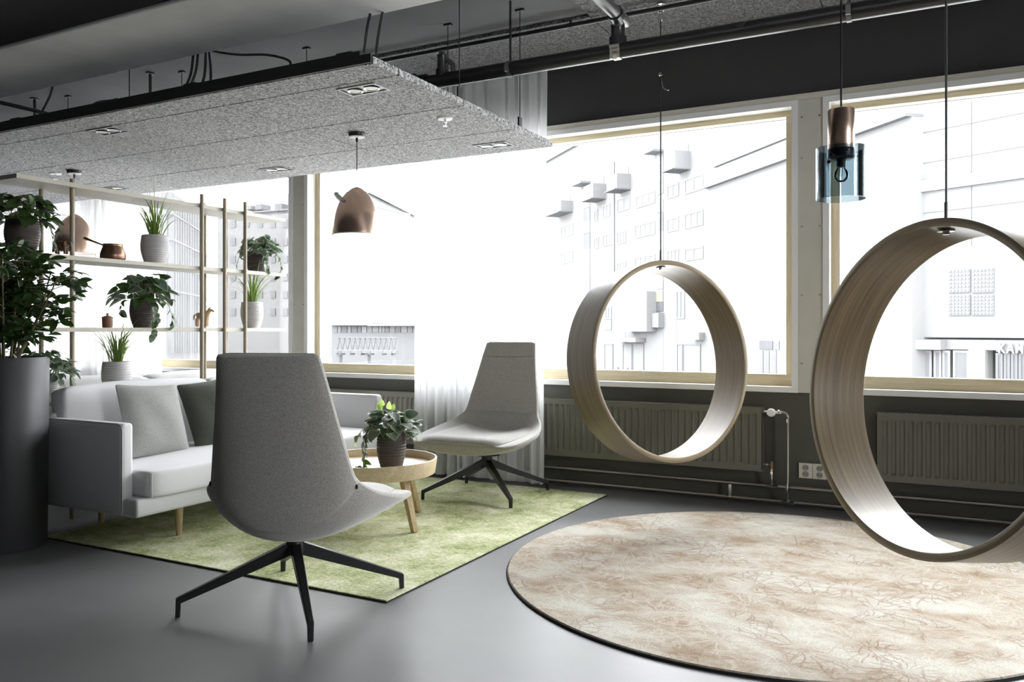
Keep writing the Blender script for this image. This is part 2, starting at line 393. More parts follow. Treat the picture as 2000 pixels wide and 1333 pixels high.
M['sheer'] = sheer('sheer_white_voile')
# outdoors
M['street'] = plain('pale_paving', (0.30, 0.30, 0.297), 0.9, var=0.1, scale=0.15)
M['bldA'] = plain('pale_render', (0.068, 0.068, 0.0675), 0.9, var=0.02, scale=0.3)
M['bldB'] = plain('cream_pale_render', (0.073, 0.073, 0.0725), 0.9, var=0.02, scale=0.3)
M['bldC'] = plain('pale_grey_panels', (0.065, 0.0655, 0.066), 0.8, var=0.02, scale=0.3)
M['bldD'] = plain('far_pale_render', (0.086, 0.086, 0.085), 0.9, var=0.02, scale=0.3)
M['bldwin'] = plain('pale_window_reflection', (0.056, 0.057, 0.0595), 0.6, var=0.05, scale=0.5, spec=.2)
M['bldfar'] = plain('faint_far_window', (0.071, 0.0715, 0.0735), 0.7, var=0.03, scale=0.5, spec=.2)
M['bldwin2'] = plain('grey_window_glass', (0.051, 0.0522, 0.055), 0.5, var=0.08, scale=0.5, spec=.2)
M['bldframe'] = plain('white_window_frame', (0.078, 0.078, 0.078), 0.7)
M['bldgrey'] = plain('grey_cladding', (0.060, 0.0607, 0.063), 0.8, var=0.04)
M['blddark'] = plain('dark_shopfront', (0.038, 0.039, 0.0425), 0.6, var=0.1, scale=1.0, spec=.2)
M['yellow'] = plain('cream_yellow_panel', (0.088, 0.083, 0.060), 0.8)
M['signwhite'] = plain('white_sign_letters', (0.12, 0.12, 0.12), 0.6)
M['truss'] = plain('grey_bridge_steel', (0.052, 0.053, 0.056), 0.6)
M['skin'] = plain('skin', (0.45, 0.28, 0.2), 0.6)
M['orangecoat'] = plain('orange_jacket', (0.42, 0.20, 0.13), 0.8)
M['navycoat'] = plain('dark_blue_jacket', (0.05, 0.055, 0.075), 0.8)
M['darktrouser'] = plain('dark_trousers', (0.06, 0.06, 0.07), 0.9)
M['hair'] = plain('dark_hair', (0.04, 0.03, 0.02), 0.7)

# ------------------------------------------------------------------ object helpers
class MB:
    """collects shapes into one mesh"""
    def __init__(s): s.v = []; s.f = []; s.uv = None
    def add(s, vs, fs):
        n = len(s.v); s.v += [tuple(v) for v in vs]; s.f += [tuple(i + n for i in f) for f in fs]; return s
    def box(s, x0, x1, y0, y1, z0, z1):
        vs = [(x0,y0,z0),(x1,y0,z0),(x1,y1,z0),(x0,y1,z0),(x0,y0,z1),(x1,y0,z1),(x1,y1,z1),(x0,y1,z1)]
        return s.add(vs, [(3,2,1,0),(4,5,6,7),(0,1,5,4),(1,2,6,5),(2,3,7,6),(3,0,4,7)])
    def lathe(s, prof, seg=32, c=(0,0,0), closed=False):
        vs = []; fs = []; n = len(prof)
        for k in range(seg):
            a = 2*PI*k/seg
            for r, z in prof: vs.append((c[0]+r*math.cos(a), c[1]+r*math.sin(a), c[2]+z))
        m = n if closed else n-1
        for k in range(seg):
            k2 = (k+1) % seg
            for i in range(m):
                j = (i+1) % n
                fs.append((k*n+i, k2*n+i, k2*n+j, k*n+j))
        s.add(vs, fs)
        if not closed:
            b = len(s.v)-len(vs)
            if prof[0][0] > 1e-5: s.f.append(tuple(b+k*n for k in range(seg))[::-1])
            if prof[-1][0] > 1e-5: s.f.append(tuple(b+k*n+n-1 for k in range(seg)))
        return s
    def tube(s, pts, rad, seg=8, caps=True):
        pts = [Vector(p) for p in pts]; n = len(pts)
        rads = rad if isinstance(rad, (list, tuple)) else [rad]*n
        vs = []; fs = []; up = None
        for i, p in enumerate(pts):
            t = (pts[min(i+1,n-1)]-pts[max(i-1,0)]).normalized()
            if up is None:
                up = Vector((0,0,1)) if abs(t.z) < .9 else Vector((1,0,0))
            a = (up - t*up.dot(t)).normalized(); b = t.cross(a); up = a
            for k in range(seg):
                g = 2*PI*k/seg
                vs.append(p + (a*math.cos(g)+b*math.sin(g))*rads[i])
        for i in range(n-1):
            for k in range(seg):
                k2 = (k+1) % seg
                fs.append((i*seg+k, i*seg+k2, (i+1)*seg+k2, (i+1)*seg+k))
        if caps:
            fs.append(tuple(range(seg))[::-1]); fs.append(tuple((n-1)*seg+k for k in range(seg)))
        return s.add(vs, fs)
    def bar(s, p, q, w, h, w2=None, h2=None, up=(0,0,1)):
        """rectangular bar from p to q, w across, h along up"""
        p, q = Vector(p), Vector(q); t = (q-p).normalized(); u = Vector(up)
        if abs(t.dot(u)) > .98: u = Vector((1,0,0))
        a = t.cross(u).normalized(); b = a.cross(t).normalized()
        vs = []
        for c, ww, hh in ((p, w, h), (q, w2 or w, h2 or h)):
            for sx, sy in ((-1,-1),(1,-1),(1,1),(-1,1)): vs.append(c + a*sx*ww/2 + b*sy*hh/2)
        return s.add(vs, [(3,2,1,0),(4,5,6,7),(0,1,5,4),(1,2,6,5),(2,3,7,6),(3,0,4,7)])
    def grid(s, rows, cu=False, cv=False):
        n, m = len(rows), len(rows[0]); vs = [p for r in rows for p in r]; fs = []
        for i in range(n if cu else n-1):
            for j in range(m if cv else m-1):
                i2, j2 = (i+1) % n, (j+1) % m
                fs.append((i*m+j, i*m+j2, i2*m+j2, i2*m+j))
        return s.add(vs, fs)
    def mesh(s, name, mat, smooth=False, bevel=0, bseg=2, fix=True):
        me = bpy.data.meshes.new(name)
        me.from_pydata(s.v, [], s.f); me.update()
        bm = bmesh.new(); bm.from_mesh(me)
        if fix: bmesh.ops.recalc_face_normals(bm, faces=bm.faces)
        if bevel > 0:
            es = [e for e in bm.edges if len(e.link_faces) == 2 and e.calc_face_angle(0) > 0.6]
            bmesh.ops.bevel(bm, geom=es, offset=bevel, segments=bseg, affect='EDGES', profile=0.6)
        for f in bm.faces: f.smooth = smooth
        bm.to_mesh(me); bm.free()
        if smooth:
            try: me.set_sharp_from_angle(angle=R(42))
            except Exception: pass
        me.materials.append(M[mat] if isinstance(mat, str) else mat)
        return me
    def build(s, name, mat, parent=None, smooth=False, bevel=0, bseg=2, loc=(0,0,0), rot=(0,0,0), subsurf=0, fix=True):
        o = bpy.data.objects.new(name, s.mesh(name, mat, smooth, bevel, bseg, fix))
        COL.objects.link(o); o.location = loc; o.rotation_euler = rot
        if parent is not None: o.parent = parent
        if subsurf:
            md = o.modifiers.new('sub', 'SUBSURF'); md.levels = subsurf; md.render_levels = subsurf
        return o

def tag(o, label, cat, group=None):
    o['label'] = label; o['category'] = cat
    if group: o['group'] = group
    return o
def thing(name, label, cat, loc=(0,0,0), rz=0, group=None):
    o = bpy.data.objects.new(name, None); COL.objects.link(o)
    o.location = loc; o.rotation_euler = (0,0,rz); o.empty_display_size = 0.1
    return tag(o, label, cat, group)
def struct(o): o['kind'] = 'structure'; return o
def inst(name, me, parent, mw):
    o = bpy.data.objects.new(name, me); COL.objects.link(o); o.parent = parent; o.matrix_local = mw; return o
def dup(o, loc, rz=None, label=None):
    c = o.copy(); COL.objects.link(c); c.location = loc
    if rz is not None: c.rotation_euler = (0,0,rz)
    if label: c['label'] = label
    for ch in o.children:
        d = ch.copy(); COL.objects.link(d); d.parent = c
        for g in ch.children:
            e = g.copy(); COL.objects.link(e); e.parent = d
    return c

def spline(pts, n):
    """Catmull-Rom through pts, n samples per span"""
    P = [Vector(p) for p in pts]; out = []
    for i in range(len(P)-1):
        p0, p1, p2, p3 = P[max(i-1,0)], P[i], P[i+1], P[min(i+2,len(P)-1)]
        for k in range(n):
            t = k/n
            out.append(0.5*((2*p1)+(p2-p0)*t+(2*p0-5*p1+4*p2-p3)*t*t+(3*p1-p0-3*p2+p3)*t**3))
    out.append(P[-1]); return out

def rounded_box_mesh(sx, sy, sz, r, puff=0.0, n=6):
    """soft cushion: box with rounded edges and slightly swollen faces, base at z = 0"""
    bm = bmesh.new(); bmesh.ops.create_cube(bm, size=1.0)
    bmesh.ops.subdivide_edges(bm, edges=bm.edges[:], cuts=n, use_grid_fill=True)
    for v in bm.verts:
        p = v.co*2
        q = Vector((p.x*sx/2, p.y*sy/2, p.z*sz/2))
        core = Vector((max(-sx/2+r, min(sx/2-r, q.x)), max(-sy/2+r, min(sy/2-r, q.y)), max(-sz/2+r, min(sz/2-r, q.z))))
        d = q-core
        if d.length > 1e-6: q = core + d.normalized()*min(d.length, r)
        if puff:
            w = (1-p.x*p.x)*(1-p.y*p.y); q.z += puff*w*(1 if p.z > 0 else -1)*abs(p.z)
            wy = (1-p.x*p.x)*(1-p.z*p.z); q.y += puff*.5*wy*p.y
            wx = (1-p.y*p.y)*(1-p.z*p.z); q.x += puff*.5*wx*p.x
        v.co = q + Vector((0, 0, sz/2))
    return bm
def soft_box(name, mat, parent, sx, sy, sz, r, loc, rot=(0,0,0), puff=0.0, n=6, sub=1):
    bm = rounded_box_mesh(sx, sy, sz, r, puff, n)
    me = bpy.data.meshes.new(name)
    for f in bm.faces: f.smooth = True
    bm.to_mesh(me); bm.free(); me.materials.append(M[mat])
    o = bpy.data.objects.new(name, me); COL.objects.link(o); o.location = loc; o.rotation_euler = rot
    if parent is not None: o.parent = parent
    if sub:
        md = o.modifiers.new('sub', 'SUBSURF'); md.levels = sub; md.render_levels = sub
    return o
def skin_obj(name, mat, joints, bones, parent=None, sub=2, root=0, loc=(0,0,0), rz=0):
    """one continuous body grown over joints ((x,y,z), radius)"""
    me = bpy.data.meshes.new(name)
    me.from_pydata([j[0] for j in joints], bones, []); me.update(); me.materials.append(M[mat])
    o = bpy.data.objects.new(name, me); COL.objects.link(o)
    o.modifiers.new('skin', 'SKIN')
    lay = me.skin_vertices[0].data
    for i, j in enumerate(joints):
        r = j[1]; lay[i].radius = r if isinstance(r, tuple) else (r, r); lay[i].use_root = (i == root)
    md = o.modifiers.new('sub', 'SUBSURF'); md.levels = sub; md.render_levels = sub
    for p in me.polygons: p.use_smooth = True
    o.modifiers['skin'].use_smooth_shade = True
    o.location = loc; o.rotation_euler = (0,0,rz)
    if parent is not None: o.parent = parent
    return o


# ------------------------------------------------------------------ the room
struct(MB().box(X0, X1, Y0, WY, -0.12, 0).build('floor', 'floor'))
ceil = struct(MB().box(X0, X1, Y0, WY+0.3, ZC, ZC+0.2).build('ceiling', 'slab'))
def board(x0, x1, y0, y1):
    MB().box(x0+.004, x1-.004, y0+.004, y1-.004, 3.278, ZC).build('acoustic_board', 'woolB', ceil)
xs = [-10.3, -8.95, -7.575, -6.2, -4.825, -3.45, -2.075, -0.70, 0.675, 2.05, 3.42, 4.15]
for a, b in zip(xs, xs[1:]):
    board(a, b, 5.03, 5.92)
    if a > -2.2:
        for k in range(4): board(a, b, 5.03-1.2*(k+1), 5.03-1.2*k)

wall = struct(MB().box(X0, X1, WY, WY+.35, -0.12, WZ0-0.012).build('wall_back', 'lowwall'))
struct(MB().box(X0, X1, WY, WY+.35, WZ1+.036, ZC).build('wall_back_upper', 'fascia'))
struct(MB().box(X0-.2, X0, Y0, WY+.35, -0.12, ZC).build('wall_left', 'darkwall'))
struct(MB().box(X0, X1, Y0-.2, Y0, -0.12, ZC).build('wall_front', 'innerwall'))
m = MB().box(X1, X1+.3, Y0, WY+.35, -0.12, WZ0).box(X1, X1+.3, Y0, WY+.35, WZ1, ZC)
ys = [Y0] + [v for ab in FILL_WIN for v in ab] + [WY+.35]
for k in range(0, len(ys), 2): m.box(X1, X1+.3, ys[k], ys[k+1], WZ0, WZ1)
struct(m.build('wall_right', 'innerwall'))

# window wall: posts, trims, windows
struct(MB().box(X0, X1, WY-.03, WY+.35, WZ1, WZ1+.036).box(X0, X1, WY-.045, WY, WZ1+.028, WZ1+.036).build('trim_1', 'post'))
posts = [(WIN[i][1], WIN[i+1][0]) for i in range(3)] + [(3.55, X1)]
for i, (a, b) in enumerate(posts):
    p = struct(MB().box(a, b, WY-.022, WY+.30, WZ0-.012, WZ1).build('trim_%d' % (i+2), 'post', bevel=.004))
    for z in (0.99, 1.46, 1.93, 2.40, 2.68):
        for x in ((a+.022), (b-.022)):
            MB().lathe([(0, 0), (.007, 0), (.006, .004), (0, .005)], 10).build('screw', 'steel', p, loc=(x, WY-.022, z), rot=(R(90), 0, 0))
for i, (a, b) in enumerate(WIN):
    w = thing('window_%d' % (i+1), 'x', 'x'); del w['label']; del w['category']; struct(w)
    g = .042
    fy0, fy1 = WY-.035, WY+.14
    MB().box(a, b, fy0, fy1, WZ1-.040, WZ1).box(a, b, fy0, fy1, WZ0-.012, WZ0+.026).box(a, a+g, fy0, fy1, WZ0+.026, WZ1-.040).box(b-g, b, fy0, fy1, WZ0+.026, WZ1-.040).build('frame', 'white', w)
    y0, y1 = WY+.075, WY+.145
    zi0, zi1 = WZ0+.026, WZ1-.040
    MB().box(a+g, b-g, y0, y1, zi0, zi0+.082).build('wood_rail', 'oakX', w, bevel=.003)
    MB().box(a+g, b-g, y0, y1, zi1-.040, zi1).build('wood_rail', 'oakX', w, bevel=.003)
    for x in (a+g, b-g-.055): MB().box(x, x+.055, y0, y1, zi0+.082, zi1-.040).build('wood_stile', 'oakZ', w, bevel=.003)
    MB().box(a+g+.05, b-g-.05, WY+.11, WY+.118, zi0+.078, zi1-.036).build('pane', 'pane', w)
    MB().box(a+g, b-g, WY+.16, WY+.22, zi1-.042, zi1-.006).build('blind_cassette', 'cassette', w, bevel=.006)
for i, (a, b) in enumerate(FILL_WIN):  # the added side window that gives fill light
    w = thing('window_%d' % (i+5), 'x', 'x'); del w['label']; del w['category']; struct(w)
    MB().box(X1-.03, X1+.14, a, b, WZ1-.04, WZ1).box(X1-.03, X1+.14, a, b, WZ0, WZ0+.04).box(X1-.03, X1+.14, a, a+.042, WZ0, WZ1).box(X1-.03, X1+.14, b-.042, b, WZ0, WZ1).build('frame', 'white', w)
    MB().box(X1+.08, X1+.088, a+.04, b-.04, WZ0+.04, WZ1-.04).build('pane', 'pane', w)

# concrete beam, and a near-black box added to darken the ceiling before it
struct(MB().box(X0, X1, 2.76, 3.34, 2.80, ZC).build('ceiling_beam', 'beam', bevel=.006, bseg=1))
struct(MB().box(X0, X1, 1.2, 2.755, 2.815, ZC).build('ceiling_dark_box', 'black'))

# ------------------------------------------------------------------ floating acoustic ceiling
isl = thing('ceiling_island', 'floating ceiling of grey wood-wool boards hung below the slab over the sofa corner', 'ceiling panel', (-5.4, 4.17, 2.49))
def I(x, y, z): return (x+5.4, y-4.17, z-2.49)
yy = [3.156, 3.366, 3.993, 4.616, 5.183]; xx = [-2.41, -3.615, -4.825, -6.03, -7.24, -8.4]
for a, b in zip(xx[1:], xx):
    for c, d in zip(yy, yy[1:]):
        MB().box(a+.0055, b-.0055, c+.0055, d-.0055, 0, .034).build('ceiling_tile', 'woolA', isl, loc=I(0, 0, 2.49))
MB().box(-8.4, -2.42, 3.146, 3.160, 2.493, 2.535).box(-8.4, -2.5, 3.165, 3.20, 2.526, 2.565).build('edge_rail', 'darkrod', isl, loc=I(0, 0, 0))
for x in (-3.0, -4.2, -5.4, -6.6, -7.8):
    MB().box(x-.02, x+.02, 3.18, 5.17, 2.526, 2.555).build('carrier_rail', 'darkrod', isl, loc=I(0, 0, 0))
for x, y in ((-2.45, 4.75), (-2.45, 4.0), (-3.0, 4.75), (-4.17, 4.66), (-5.44, 4.62), (-6.9, 4.63), (-4.6, 3.5)):
    m = MB().tube([(x, y, 2.53), (x, y, ZC)], .0035, 6).box(x-.006, x+.006, y-.02, y+.02, 2.524, 2.60).box(x-.03, x+.03, y-.012, y+.012, ZC-.012, ZC)
    m.build('hanger_rod', 'darkrod', isl, loc=I(0, 0, 0))
for x, y in ((-5.70, 4.53), (-7.24, 4.54)):
    MB().tube([(x, y, 2.53), (x, y, ZC)], .012, 8).lathe([(.035, 0), (.035, .012)], 12, (x, y, ZC-.012)).build('hanger_rod', 'darkrod', isl, loc=I(0, 0, 0))
cabs = [[(-3.80, 3.23, 2.55), (-3.78, 3.27, 2.66), (-3.86, 3.36, 2.82), (-3.93, 3.44, 2.97), (-4.0, 3.5, 3.29)],
        [(-3.755, 3.23, 2.55), (-3.74, 3.27, 2.67), (-3.82, 3.36, 2.83), (-3.90, 3.44, 2.98), (-3.97, 3.5, 3.29)],
        [(-3.66, 3.23, 2.55), (-3.67, 3.27, 2.64), (-3.76, 3.36, 2.80), (-3.88, 3.45, 2.97), (-3.94, 3.5, 3.29)],
        [(-3.59, 3.23, 2.55), (-3.63, 3.28, 2.63), (-3.74, 3.37, 2.79), (-3.86, 3.45, 2.96), (-3.92, 3.5, 3.29)],
        [(-3.02, 3.23, 2.55), (-3.07, 3.30, 2.64), (-3.30, 3.37, 2.73), (-3.58, 3.42, 2.79), (-3.85, 3.46, 2.88), (-3.90, 3.5, 3.0)],
        [(-2.52, 3.22, 2.55), (-2.53, 3.26, 2.70), (-2.555, 3.33, 2.84), (-2.56, 3.40, 3.05), (-2.56, 3.4, 3.29)],
        [(-2.43, 3.20, 2.53), (-2.46, 3.26, 2.66), (-2.485, 3.34, 2.84), (-2.49, 3.42, 3.05), (-2.49, 3.42, 3.29)],
        [(-4.62, 3.23, 2.55), (-4.60, 3.27, 2.61), (-4.54, 3.33, 2.63), (-4.45, 3.3, 2.62), (-4.36, 3.22, 2.56)],
        [(-5.15, 3.23, 2.55), (-5.20, 3.32, 2.66), (-5.22, 3.4, 2.86), (-5.22, 3.42, 3.29)]]
for c in cabs:
    MB().tube(spline(c, 6), .0075, 6).build('cable', 'darkrod', isl, smooth=True, loc=I(0, 0, 0))
for x in (-2.62, -3.70, -5.3):
    MB().box(x-.05, x+.05, 3.19, 3.26, 2.53, 2.585).build('junction_box', 'darkrod', isl, bevel=.006, loc=I(0, 0, 0))

def downlight(x, y, label):
    t = thing('downlight', label, 'ceiling light', (x, y, 2.49), 0, 'twin downlights in the floating ceiling')
    m = MB(); a, b, w = .125, .07, .012
    m.box(-a, a, -b, -b+w, -.006, .004).box(-a, a, b-w, b, -.006, .004).box(-a, -a+w, -b+w, b-w, -.006, .004).box(a-w, a, -b+w, b-w, -.006, .004)
    m.build('frame', 'cassette', t)
    MB().box(-a+w, a-w, -b+w, b-w, -.0015, .001).build('recess', 'blackmetal', t)
    for s in (-1, 1):
        MB().lathe([(.030, -.002), (.040, -.003), (.042, -.007), (.038, -.008), (.032, -.005)], 24, closed=True).build('lamp_ring', 'steel', t, smooth=True, loc=(s*.054, 0, 0))
        MB().lathe([(0, -.006), (.029, -.005), (.030, -.002), (0, -.002)], 20).build('lamp', 'lamp', t, smooth=True, loc=(s*.054, 0, 0))
for x, y, l in ((-2.72, 3.475, 'twin downlight at the front right corner of the floating ceiling'),
                (-4.72, 3.44, 'twin downlight near the front edge of the floating ceiling above the shelf'),
                (-2.75, 4.94, 'twin downlight near the back right corner of the floating ceiling by the curtain'),
                (-4.67, 4.88, 'twin downlight at the back edge of the floating ceiling above the window post'),
                (-6.60, 4.86, 'half hidden twin downlight just above the top shelf board')):
    downlight(x, y, l)
def sprinkler(x, y, label):
    t = thing('sprinkler_head', label, 'sprinkler', (x, y, 2.49))
    MB().lathe([(.012, -.001), (.045, -.001), (.042, -.008), (.012, -.010)], 24).build('rosette', 'whiteplastic', t, smooth=True)
    MB().tube([(0, 0, -.008), (0, 0, -.024)], .007, 8).bar((-.010, 0, -.024), (0, 0, -.045), .003, .003).bar((.010, 0, -.024), (0, 0, -.045), .003, .003).lathe([(.014, 0), (.014, .002)], 12, (0, 0, -.048)).build('nozzle', 'chrome', t)
sprinkler(-2.66, 4.18, 'white round sprinkler head on the floating ceiling right of the copper lamp cup')
sprinkler(-6.39, 4.18, 'white round sprinkler head on the floating ceiling left of the rear copper lamp')

# ------------------------------------------------------------------ overhead pipes
t = thing('overhead_pipe', 'thick black painted pipe running along the ceiling in front of the windows', 'pipe', (-1.0, 4.6, 2.87))
MB().tube([(-2.08, 0, 0), (5.1, 0, 0)], .046, 20).lathe([(.0, 0), (.05, 0), (.05, .03), (0, .03)], 16).build('main_pipe', 'pipeblack', t, smooth=True)
MB().tube([(-2.16, 0, 0), (-2.07, 0, 0)], .060, 16).tube([(-2.20, 0, 0), (-2.16, 0, 0)], .075, 16).tube([(-2.35, 0, 0), (-2.2, 0, 0)], .046, 16).build('flange', 'pipeblack', t, smooth=True)
MB().tube(spline([(-.72, 0, .03), (-.72, 0, .12), (-.715, -.02, .16), (-.70, -.09, .185), (-.70, -.2, .187), (-.70, -3.3, .187)], 5), .038, 16).build('branch_pipe', 'greypipe', t, smooth=True)
MB().tube([(-.72, 0, .07), (-.72, 0, .13), (-.718, -.012, .155)], .0415, 16).build('riser', 'pipeblack', t, smooth=True)
MB().tube([(-.72, 0, .03), (-.72, 0, .08)], .052, 16).build('coupling', 'pipeblack', t, smooth=True)
MB().tube([(-.705, -.06, .18), (-.70, -.11, .187)], .047, 16).build('coupling', 'pipeblack', t, smooth=True)
MB().tube([(-1.95, 0, .02), (-1.95, 0, .14), (-1.945, -.01, .17)], .033, 12).tube([(-1.95, 0, .02), (-1.95, 0, .07)], .043, 12).build('riser', 'pipeblack', t, smooth=True)
MB().tube([(-1.94, 0, .13), (-1.90, 0, .12), (-1.865, 0, .09), (-1.86, 0, .03)], .018, 10).lathe([(.01, 0), (.022, .005), (.022, .02), (.01, .025)], 12, (-1.945, -.01, .17)).build('valve', 'greypipe', t, smooth=True)
for x in (-1.44, .55, 2.4):
    MB().tube([(x, 0, .05), (x, 0, .43)], .008, 8).build('hanger_rod', 'darkrod', t)
    MB().tube([(x-.012, 0, 0), (x+.012, 0, 0)], .051, 20).box(x-.012, x+.012, -.062, -.045, -.03, .02).build('pipe_clamp', 'greypipe', t, smooth=True)
MB().tube([(-.745, 0, 0), (-.70, 0, 0)], .052, 20).box(-.75, -.69, -.068, -.048, .0, .02).box(-.75, -.735, -.06, -.045, -.06, .0).box(-.705, -.69, -.06, -.045, -.06, 0).build('pipe_clamp', 'steel', t, smooth=True)
t = thing('thin_ceiling_pipe', 'thin black pipe under the wood-wool ceiling behind the thick pipe', 'pipe', (-1.0, 5.0, 3.235))
MB().tube([(-3.4, 0, 0), (5.1, 0, 0)], .015, 10).build('pipe_run', 'pipeblack', t, smooth=True)
for x in (-3.0, -1.2, .3, 1.8): MB().tube([(x-.01, 0, 0), (x+.01, 0, 0)], .019, 10).box(x-.006, x+.006, -.006, .006, .01, .036).build('pipe_clamp', 'darkrod', t)
t = thing('corner_ceiling_pipe', 'dark pipe with a lagged joint above the far left of the floating ceiling', 'pipe', (-5.66, 4.0, 2.76))
MB().tube([(0, -1.2, 0), (0, 1.0, 0)], .014, 8).build('pipe_run', 'pipeblack', t, smooth=True)
MB().tube(spline([(0, -.3, 0), (.0, -.22, 0), (0, -.1, 0), (0, 0, 0)], 3), [.02, .03, .04, .045, .045, .045, .04, .036, .03, .02], 10).build('lagging', 'darkrod', t, smooth=True)

# ------------------------------------------------------------------ radiators and heating pipes
def radiator(x0, x1, label):
    z0, z1 = .245, .685; L = x1-x0; h = z1-z0
    t = thing('radiator', label, 'radiator', ((x0+x1)/2, 5.86, z0))
    yf, yb = -.045, .035; rows = []
    pitch = .050; n = int((L-.05)/pitch); off = (L-n*pitch)/2
    prof = [(-L/2, 0.0)]
    for k in range(n):
        x = -L/2+off+k*pitch
        prof += [(x+.006, 0), (x+.013, .009), (x+.033, .009), (x+.040, 0)]
    prof.append((L/2, 0))
    zs = [(0, 0), (.040, 0), (.055, 1), (h-.055, 1), (h-.040, 0), (h-.012, 0)]
    rows = [[(x, yf+d*w, z) for x, d in prof] for z, w in zs]
    MB().grid(rows).box(-L/2, L/2, yf+.012, yf+.018, 0.0, h-.012).build('front_panel', 'radiator', t, fix=False)
    MB().box(-L/2, L/2, yb-.012, yb, 0, h-.012).build('rear_panel', 'radiator', t)
    MB().box(-L/2, -L/2+.004, yf, yb, .01, h).box(L/2-.004, L/2, yf, yb, .01, h).box(-L/2, L/2, yf-.001, yf+.004, h-.014, h).box(-L/2, L/2, yb-.004, yb, h-.014, h).build('side_cover', 'radiator', t)
    m = MB(); k = -L/2+.01
    while k < L/2-.01:
        m.box(k, k+.005, yf+.004, yb-.004, h-.006, h-.001); k += .0125
    m.build('top_grille', 'radiator', t)
    for x in (-L/2+.2, L/2-.2): MB().box(x-.02, x+.02, yb, .088, .05, h-.05).build('wall_bracket', 'radiator', t)
    return t
r1 = radiator(-2.98, -1.125, 'olive grey panel radiator behind the farther wooden ring swing')
r2 = radiator(-.405, 1.75, 'olive grey panel radiator seen through the nearer wooden ring swing')
r3 = radiator(-5.30, -3.45, 'olive grey panel radiator behind the sofa and table plant')
def T(x, y, z, o): return (x-o.location.x, y-o.location.y, z-o.location.z)
def valves(t, xr):
    """thermostat head, feed pipe and lockshield valve at the right end of a radiator"""
    o = Vector(t.location); x = xr-o.x
    def q(dx, y, z): return (x+dx, y-o.y, z-o.z)
    h = MB().lathe([(0, 0), (.018, 0), (.027, .006), (.029, .030), (.024, .042), (0, .046)], 24).build('thermostat_head', 'whiteplastic', t, smooth=True, loc=q(.062, 5.83, .655), rot=(R(90), 0, 0))
    MB().tube([q(0, 5.86, .655), q(.06, 5.86, .655), q(.06, 5.83, .655)], .009, 10).tube([q(.085, 5.86, .655), q(.12, 5.86, .655)], .014, 8).tube([q(.10, 5.86, .655), q(.108, 5.86, .655)], .018, 6).build('valve_body', 'chrome', t, smooth=True)
    MB().tube(spline([q(.06, 5.86, .655), q(.12, 5.86, .655), q(.15, 5.86, .648), q(.163, 5.86, .62), q(.163, 5.86, .58), q(.163, 5.86, .20), q(.160, 5.855, .17), q(.160, 5.845, .13), q(.160, 5.86, .09), q(.160, 5.878, .045)], 4), .0085, 10).build('feed_pipe', 'steel', t, smooth=True)
    MB().tube([q(.163, 5.86, .585), q(.163, 5.86, .615)], .0125, 8).build('feed_fitting', 'chrome', t, smooth=True)
    MB().tube([q(.160, 5.878, .035), q(.160, 5.872, .07)], .013, 8).tube([q(.12, 5.88, .038), q(.20, 5.88, .038)], .016, 8).build('feed_fitting', 'chrome', t, smooth=True)
    MB().tube([q(0, 5.86, .29), q(.055, 5.86, .29)], .009, 8).tube([q(.02, 5.86, .29), q(.032, 5.86, .29)], .013, 6).build('return_stub', 'steel', t, smooth=True)
    MB().tube([q(.055, 5.86, .262), q(.055, 5.86, .315)], .014, 10).build('lockshield_cap', 'copperdark', t, smooth=True)
    MB().tube([q(.055, 5.86, .262), q(.055, 5.862, .20), q(.055, 5.878, .145)], .0085, 8).tube([q(.055, 5.86, .225), q(.055, 5.86, .245)], .0125, 8).tube([q(.02, 5.88, .140), q(.095, 5.88, .140)], .015, 8).build('return_pipe', 'chrome', t, smooth=True)
valves(r1, -1.125)
t = thing('heating_pipe', 'upper bare steel heating pipe along the window wall under the radiators', 'pipe', (-1.5, 5.885, .140))
MB().tube([(-3.9, 0, 0), (4.6, 0, 0)], .0115, 10).build('pipe_run', 'steel', t, smooth=True)
for x in (-3.0, .14, 2.4): MB().tube([(x-.008, 0, 0), (x+.008, 0, 0)], .0145, 10).box(x-.008, x+.008, 0, .060, -.006, .006).build('pipe_clip', 'chrome', t, smooth=True)
t = thing('heating_pipe', 'lower bare steel heating pipe just above the floor along the window wall', 'pipe', (-1.5, 5.885, .038))
MB().tube([(-3.9, 0, 0), (4.6, 0, 0)], .0125, 10).build('pipe_run', 'steel', t, smooth=True)
for x in (-3.0, .14, 2.4): MB().tube([(x-.008, 0, 0), (x+.008, 0, 0)], .0155, 10).box(x-.010, x+.010, -.004, .004, .012, .088).box(x-.008, x+.008, 0, .060, -.006, .006).build('pipe_clip', 'chrome', t, smooth=True)
def socket(x, label):
    t = thing('wall_socket', label, 'socket', (x, 5.95, .255), 0, 'double wall sockets')
    MB().box(-.0445, .0445, -.018, 0, -.052, .052).build('plate', 'creamplastic', t, bevel=.004)
    for s in (-1, 1):
        MB().lathe([(0, .001), (.017, .001), (.020, .004), (.020, 0), (0, 0)], 24).build('socket_recess', 'greyplastic', t, smooth=True, loc=(0, -.018, s*.0225), rot=(R(90), 0, 0))
        MB().lathe([(.0195, 0), (.0225, 0), (.0225, .003), (.0195, .003)], 24, closed=True).build('socket_rim', 'creamplastic', t, smooth=True, loc=(0, -.018, s*.0225), rot=(R(90), 0, 0))
        for d in (-.0095, .0095): MB().tube([(d, -.0195, s*.0225), (d, -.024, s*.0225)], .0028, 8).build('pin_hole', 'blackmetal', t)
        MB().box(-.003, .003, -.023, -.019, s*.0225+.014, s*.0225+.019).box(-.003, .003, -.023, -.019, s*.0225-.019, s*.0225-.014).build('earth_clip', 'steel', t)
socket(-.858, 'cream double wall socket, the fully visible one left of the nearer ring swing')
socket(-.767, 'cream double wall socket partly hidden behind the rim of the nearer ring swing')

